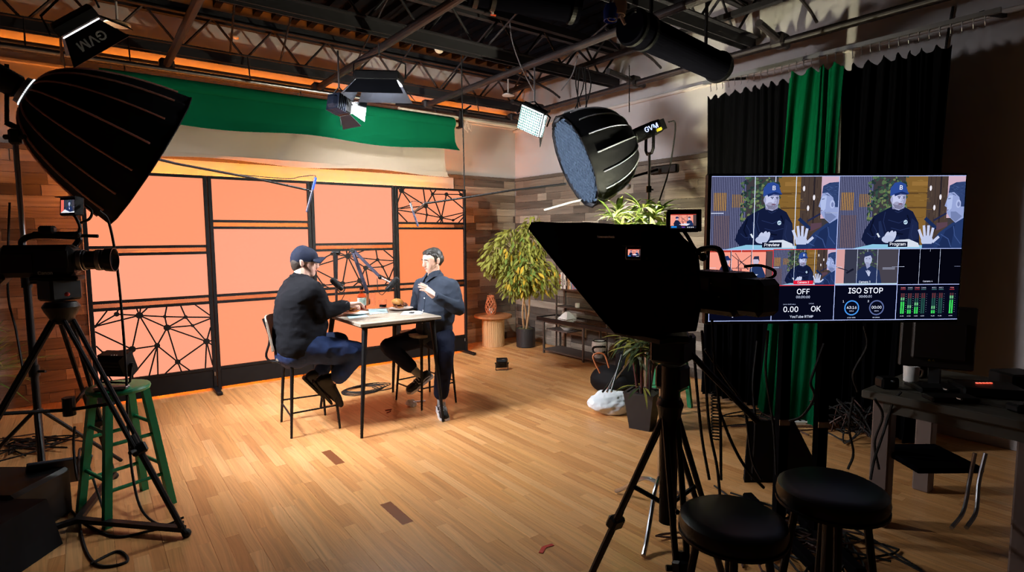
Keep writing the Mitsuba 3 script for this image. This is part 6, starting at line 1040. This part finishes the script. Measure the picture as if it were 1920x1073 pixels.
for P, lab in [([W(186, 395, 3.1), W(205, 420, 3.15), W(222, 520, 3.2), W(236, 690, 3.2), W(240, 800, 3.2), W(250, 900, 3.15), W(268, 960, 3.1), onz(305, 988)+V([0, 0, .01]), onz(345, 980)+V([0, 0, .03])], 'long black cable hanging from the big softbox past the green stool'),
               ([onz(345, 985)+V([0, 0, .02]), onz(290, 995)+V([0, 0, .006]), onz(215, 1008)+V([0, 0, .006]), onz(150, 975)+V([0, 0, .006]), onz(115, 935)+V([0, 0, .006])], 'black cable lying on the floor in front of the green stool'),
               ([onz(150, 920)+V([0, 0, .01]), onz(152, 1000)+V([0, 0, .006]), onz(180, 1060)+V([0, 0, .006]), onz(238, 1056)+V([0, 0, .006]), onz(222, 1036)+V([0, 0, .006]), onz(170, 1060)+V([0, 0, .006])], 'black cable looping on the floor at lower left'),
               ([W(152, 418, 3.0), W(168, 410, 2.98), W(172, 396, 2.97), W(160, 385, 2.97)], 'short black cable at the left monitor'),
               ([W(18, 380, 3.4), W(15, 480, 3.4), W(16, 560, 3.4), W(30, 620, 3.4), W(44, 700, 3.4)], 'thin black cable hanging beside the left light stand'),
               ([W(140, 800, 3.0), W(138, 840, 3.0), W(146, 900, 2.98), onz(160, 930)+V([0, 0, .3]), onz(200, 975)+V([0, 0, .006])], 'black cable hanging inside the left tripod')]: one('cable', cable(P, .0065, 44), 'rubber_black', lab, 'cable')
gp = ony(35, 700, 6.1); gp = V([gp[0]-.3, 5.9, 0]); k = thing('potted_grass', 'wispy olive grass plant by the wall at the left edge', 'potted plant'); part(k, 'pot', lathe([(0, 0), (.14, 0), (.17, .3), (.16, .3), (.155, .26), (0, .26)], 24, fr(gp, (0, 0, 1))), 'pot_dark', 30)
blades(k, gp+V([0, 0, .5]), 90, .55, .02, ['leaf_olive', 'leaf_green'], 200, (.25, 1.4), .06); part(k, 'stem', cyl(gp+V([0, 0, .26]), gp+V([0, 0, .55]), .02), 'pale_bark', 30)
blades(k, gp+V([-.1, 0, .9]), 60, .4, .018, ['leaf_olive', 'leaf_green'], 201, (-.3, 1.2), .06)
# ---------------------------------------------------------------- desk, stools and the clutter at right
k = thing('control_desk', 'heavy plank topped desk at the right edge, holding computer gear', 'desk')
for i in range(5): part(k, 'top_plank', rbox((3.40+.175*i, .35, .735), (.172, 1.78, .045), .006), 'desk_wood')
for x, y in ((3.42, 1.16), (3.42, .56), (4.1, 1.16), (4.1, -.4)): part(k, 'leg', rbox((x, y, .355), (.09, .09, .71), .008), 'desk_leg')
part(k, 'apron', box((3.38, .35, .68), (.03, 1.6, .07)), 'desk_wood')
def desk_pt(px, py): return onz(px, py, .76)
c = W(1757, 632, 3.05); mn = unit(.25*RT+.97*FW*V([1, 1, 0])); k = thing('desktop_monitor', 'dark desktop monitor seen from behind on the desk, tilted beside the big screen', 'monitor'); Mm = fr(c, -FW*.95-.35*RT+.0*UP, RT)
part(k, 'shell', mv(rbox((0, 0, 0), (.34, .34, .03), .012), Mm@rotz(-.06)), 'plastic_brown'); part(k, 'bulge', mv(rbox((0, -.02, .025), (.24, .2, .03), .012), Mm@rotz(-.06)), 'plastic_brown'); cb = V([c[0], c[1], .765]); part(k, 'foot', rbox(cb, (.22, .16, .015), .005, aC), 'plastic_black'); part(k, 'neck', bar(cb, c-V([0, 0, .05]), .05, .03), 'plastic_black')
tmx = meshkit.text_mesh('21', .02, .001, True); part(k, 'sticker', mv(tmx, Mm@fr((-.05, -.13, .017), (0, 0, 1))), 'yellow_label')
c = V([3.72, .80, .755]); k = thing('switcher_panel', 'low black switcher panel with red lit buttons on the desk', 'control panel'); part(k, 'case', rbox(c+V([0, 0, .03]), (.28, .2, .05), .01, aC-.3), 'plastic_black')
for i in range(5): part(k, 'lit_button', rbox(c+V([0, 0, .058])+(.018*(i-2))*RT+.02*V([FW[0], FW[1], 0]), (.012, .012, .006), .002, aC), 'lamp_face', emit=(1.3, .12, .06))
gear = [(3.46, 1.17, .10, .07, .06, 'small black converter box at the left end of the desk'), (3.58, .98, .2, .12, .03, 'flat black keyboard on the desk'), (3.86, 1.16, .09, .09, .13, 'stubby black speaker at the left end of the desk'), (3.44, .88, .22, .1, .025, 'flat black tablet at the front of the desk'), (4.0, .74, .18, .16, .09, 'black audio mixer at the right of the desk'), (3.48, .62, .1, .07, .04, 'black mouse near the desk front'), (4.1, .42, .1, .1, .12, 'dark headset dock at the right edge')]
for px, py, a, b_, h, lab in gear:
    c = V([px, py, .759]); k = thing('desk_device', lab, 'device'); part(k, 'case', rbox(c+V([0, 0, h/2]), (a, b_, h), .01, aC+.2*math.sin(px*40)), 'plastic_black'); part(k, 'connector', cyl(c+V([0, 0, h*.7])-.4*b_*FW, c+V([0, 0, h*.7])-(.5*b_+.02)*FW, .006, n=8), 'alu')
    if h > .08: part(k, 'status_light', ball(c+V([0, 0, h*.8])-.5*b_*FW, .003, 1), 'lamp_face', emit=(.6, .65, .7))
k = thing('coffee_mug', 'pale mug standing behind the gear at the left end of the desk', 'mug'); c = V([3.72, 1.14, .759]); part(k, 'cup', lathe([(0, 0), (.036, 0), (.04, .09), (.036, .09), (.033, .01), (0, .01)], 20, fr(c, (0, 0, 1))), 'ceramic_white', 30); part(k, 'handle', tube(spline([c+.04*RT+V([0, 0, .07]), c+.065*RT+V([0, 0, .06]), c+.06*RT+V([0, 0, .03]), c+.038*RT+V([0, 0, .02])], 10), .005, 6), 'ceramic_white')
def black_stool(lab, c, h, r, back=False):
    k = thing('round_stool', lab, 'stool'); part(k, 'seat', lathe([(0, h), (r*.8, h-.002), (r*.97, h-.02), (r, h-.045), (r*.96, h-.075), (0, h-.08)], 36, fr(c, (0, 0, 1))), 'vinyl_black', 30); part(k, 'seat_ring', lathe([(r*.9, h-.085), (r*1.0, h-.08), (r*1.0, h-.07), (r*.9, h-.07)], 36, fr(c, (0, 0, 1))), 'steel_black', 30)
    for i in range(4): a = .6+i*math.pi/2; part(k, 'leg', cyl(c+V([r*1.05*math.cos(a), r*1.05*math.sin(a), 0]), c+V([r*.6*math.cos(a), r*.6*math.sin(a), h-.08]), .014, n=10), 'steel_black', 30)
    part(k, 'foot_ring', tube([c+V([r*.92*math.cos(a), r*.92*math.sin(a), .24]) for a in np.linspace(0, 6.283, 26)], .009, 6), 'steel_black')
    if back: part(k, 'post', cyl(c+V([0, 0, .05]), c+V([0, 0, h-.08]), .025, n=12), 'steel_black', 30)
for px, py, d, h, lab, bk in [(1374, 962, 2.0, None, 'black padded round stool nearest the video tripod at right', False), (1560, 905, 2.05, None, 'black padded round stool between the screen stand and the desk', True)]: p = W(px, py, d); black_stool(lab, V([p[0], p[1], 0]), p[2], .185, bk)
c = W(1840, 930, 2.6); k = thing('folding_chair', 'dark chair with two thin pale tubes under the desk', 'chair'); c = V([c[0], c[1], 0])
for s in (-1, 1): part(k, 'tube', tube(spline([W(1838+10*s, 850, 2.75-.05*s), W(1826+9*s, 905, 2.75-.05*s), W(1818+12*s, 960, 2.7-.05*s), W(1798+14*s, 990, 2.6-.05*s)], 14), .009, 8), 'alu', 30)
part(k, 'seat', rbox(c+V([.30, .30, .40]), (.34, .34, .03), .012, aC), 'hood_cloth')
r8 = np.random.default_rng(21)
CB = [[(1316, 620), (1322, 700), (1330, 800), (1345, 880), (1352, 960)], [(1335, 600), (1340, 690), (1350, 780), (1352, 900)], [(1322, 655), (1360, 710), (1395, 765), (1410, 860), (1428, 900)], [(1345, 760), (1372, 830), (1400, 880), (1432, 915)], [(1300, 640), (1306, 720), (1316, 820), (1330, 900)], [(1420, 640), (1412, 720), (1416, 800), (1410, 900)], [(1440, 620), (1436, 700), (1450, 800), (1455, 890)], [(1545, 645), (1525, 700), (1520, 720), (1527, 745), (1505, 780), (1480, 790)], [(1600, 745), (1592, 800), (1600, 850), (1590, 880)], [(1608, 735), (1600, 700), (1625, 650), (1620, 612)], [(1640, 748), (1655, 780), (1640, 830), (1648, 880)], [(1672, 740), (1660, 800), (1640, 860), (1632, 900)], [(1690, 735), (1676, 750), (1668, 775), (1660, 800)], [(1830, 780), (1840, 760), (1860, 748), (1900, 752)]]
for i, P in enumerate(CB):
    dd = 2.45 if i < 5 else 2.7 if i < 8 else 2.98
    one('cable', cable([W(x, y, dd+.05*math.sin(i*3+j)) for j, (x, y) in enumerate(P)], .0065, 30), 'rubber_black', 'black cable ' + ['dropping behind the video tripod', 'hanging beside the studio camera', 'slanting towards the round stools', 'curving down to the nearest stool', 'hanging closest to the tripod column', 'hanging left of the screen stand', 'hanging before the left stand post', 'curling across the green curtain', 'dangling at the left desk leg', 'rising from the desk to the big screen', 'looping under the desk top', 'hanging by the desk leg in a bow', 'crossing the desk front', 'lying on the desk at the right'][i], 'cable')
k = thing('coiled_cable', 'springy coiled black cable hanging behind the video tripod', 'cable'); t = np.linspace(0, 1, 120); part(k, 'coil', tube([W(1341, 735+90*q, 2.6)+.018*(math.cos(q*95)*RT+math.sin(q*95)*FW) for q in t], .003, 5), 'rubber_black')
k = thing('cable_tangle', 'heap of tangled dark cables on the floor by the desk leg', 'cables')
def tangle(k, c, n, r, h, seed):
    rr = np.random.default_rng(seed)
    for i in range(n): part(k, 'cable', cable([c+V([rr.normal()*r*.5, rr.normal()*r*.5, .008+rr.uniform(0, h)]) for _ in range(6)], .006, 30, 5), 'cable_brown' if i % 3 == 0 else 'rubber_black')
tangle(k, onz(1600, 830)+V([.05, 0, 0]), 12, .22, .30, 1)
k = thing('cable_tangle', 'loose black cables spread on the floor under the round stools', 'cables'); tangle(k, onz(1500, 1010), 12, .5, .02, 2)
k = thing('cable_tangle', 'loose black cables lying around the screen stand feet', 'cables'); tangle(k, onz(1450, 790)+V([.0, .0, 0]), 8, .35, .02, 3)
k = thing('cable_tangle', 'small tangle of dark cables behind the left tripod', 'cables'); tangle(k, onz(60, 840), 8, .3, .05, 4)
k = thing('power_strip', 'white power strip on the floor under the curtains', 'power strip'); c = onz(1505, 792); part(k, 'case', rbox(c+V([-.05, -.05, .02]), (.3, .05, .035), .006, aC), 'ceramic_white'); part(k, 'socket', cat([box(c+V([-.05, -.05, .039])+RT*.05*i, (.02, .025, .002), aC) for i in (-2, -1, 0, 1, 2)]), 'plastic_black')
one('folded_flag', mv(hull([(0, 0, 0), (.5, 0, 0), (.52, .02, .02), (0, .02, .02), (.3, 0, .42), (.02, .02, .40)]), fr(W(1400, 775, 3.6)*V([1, 1, 0]), (0, 0, 1), RT)), 'nylon_black', 'black folded fabric flag leaning at the foot of the curtains', 'flag')
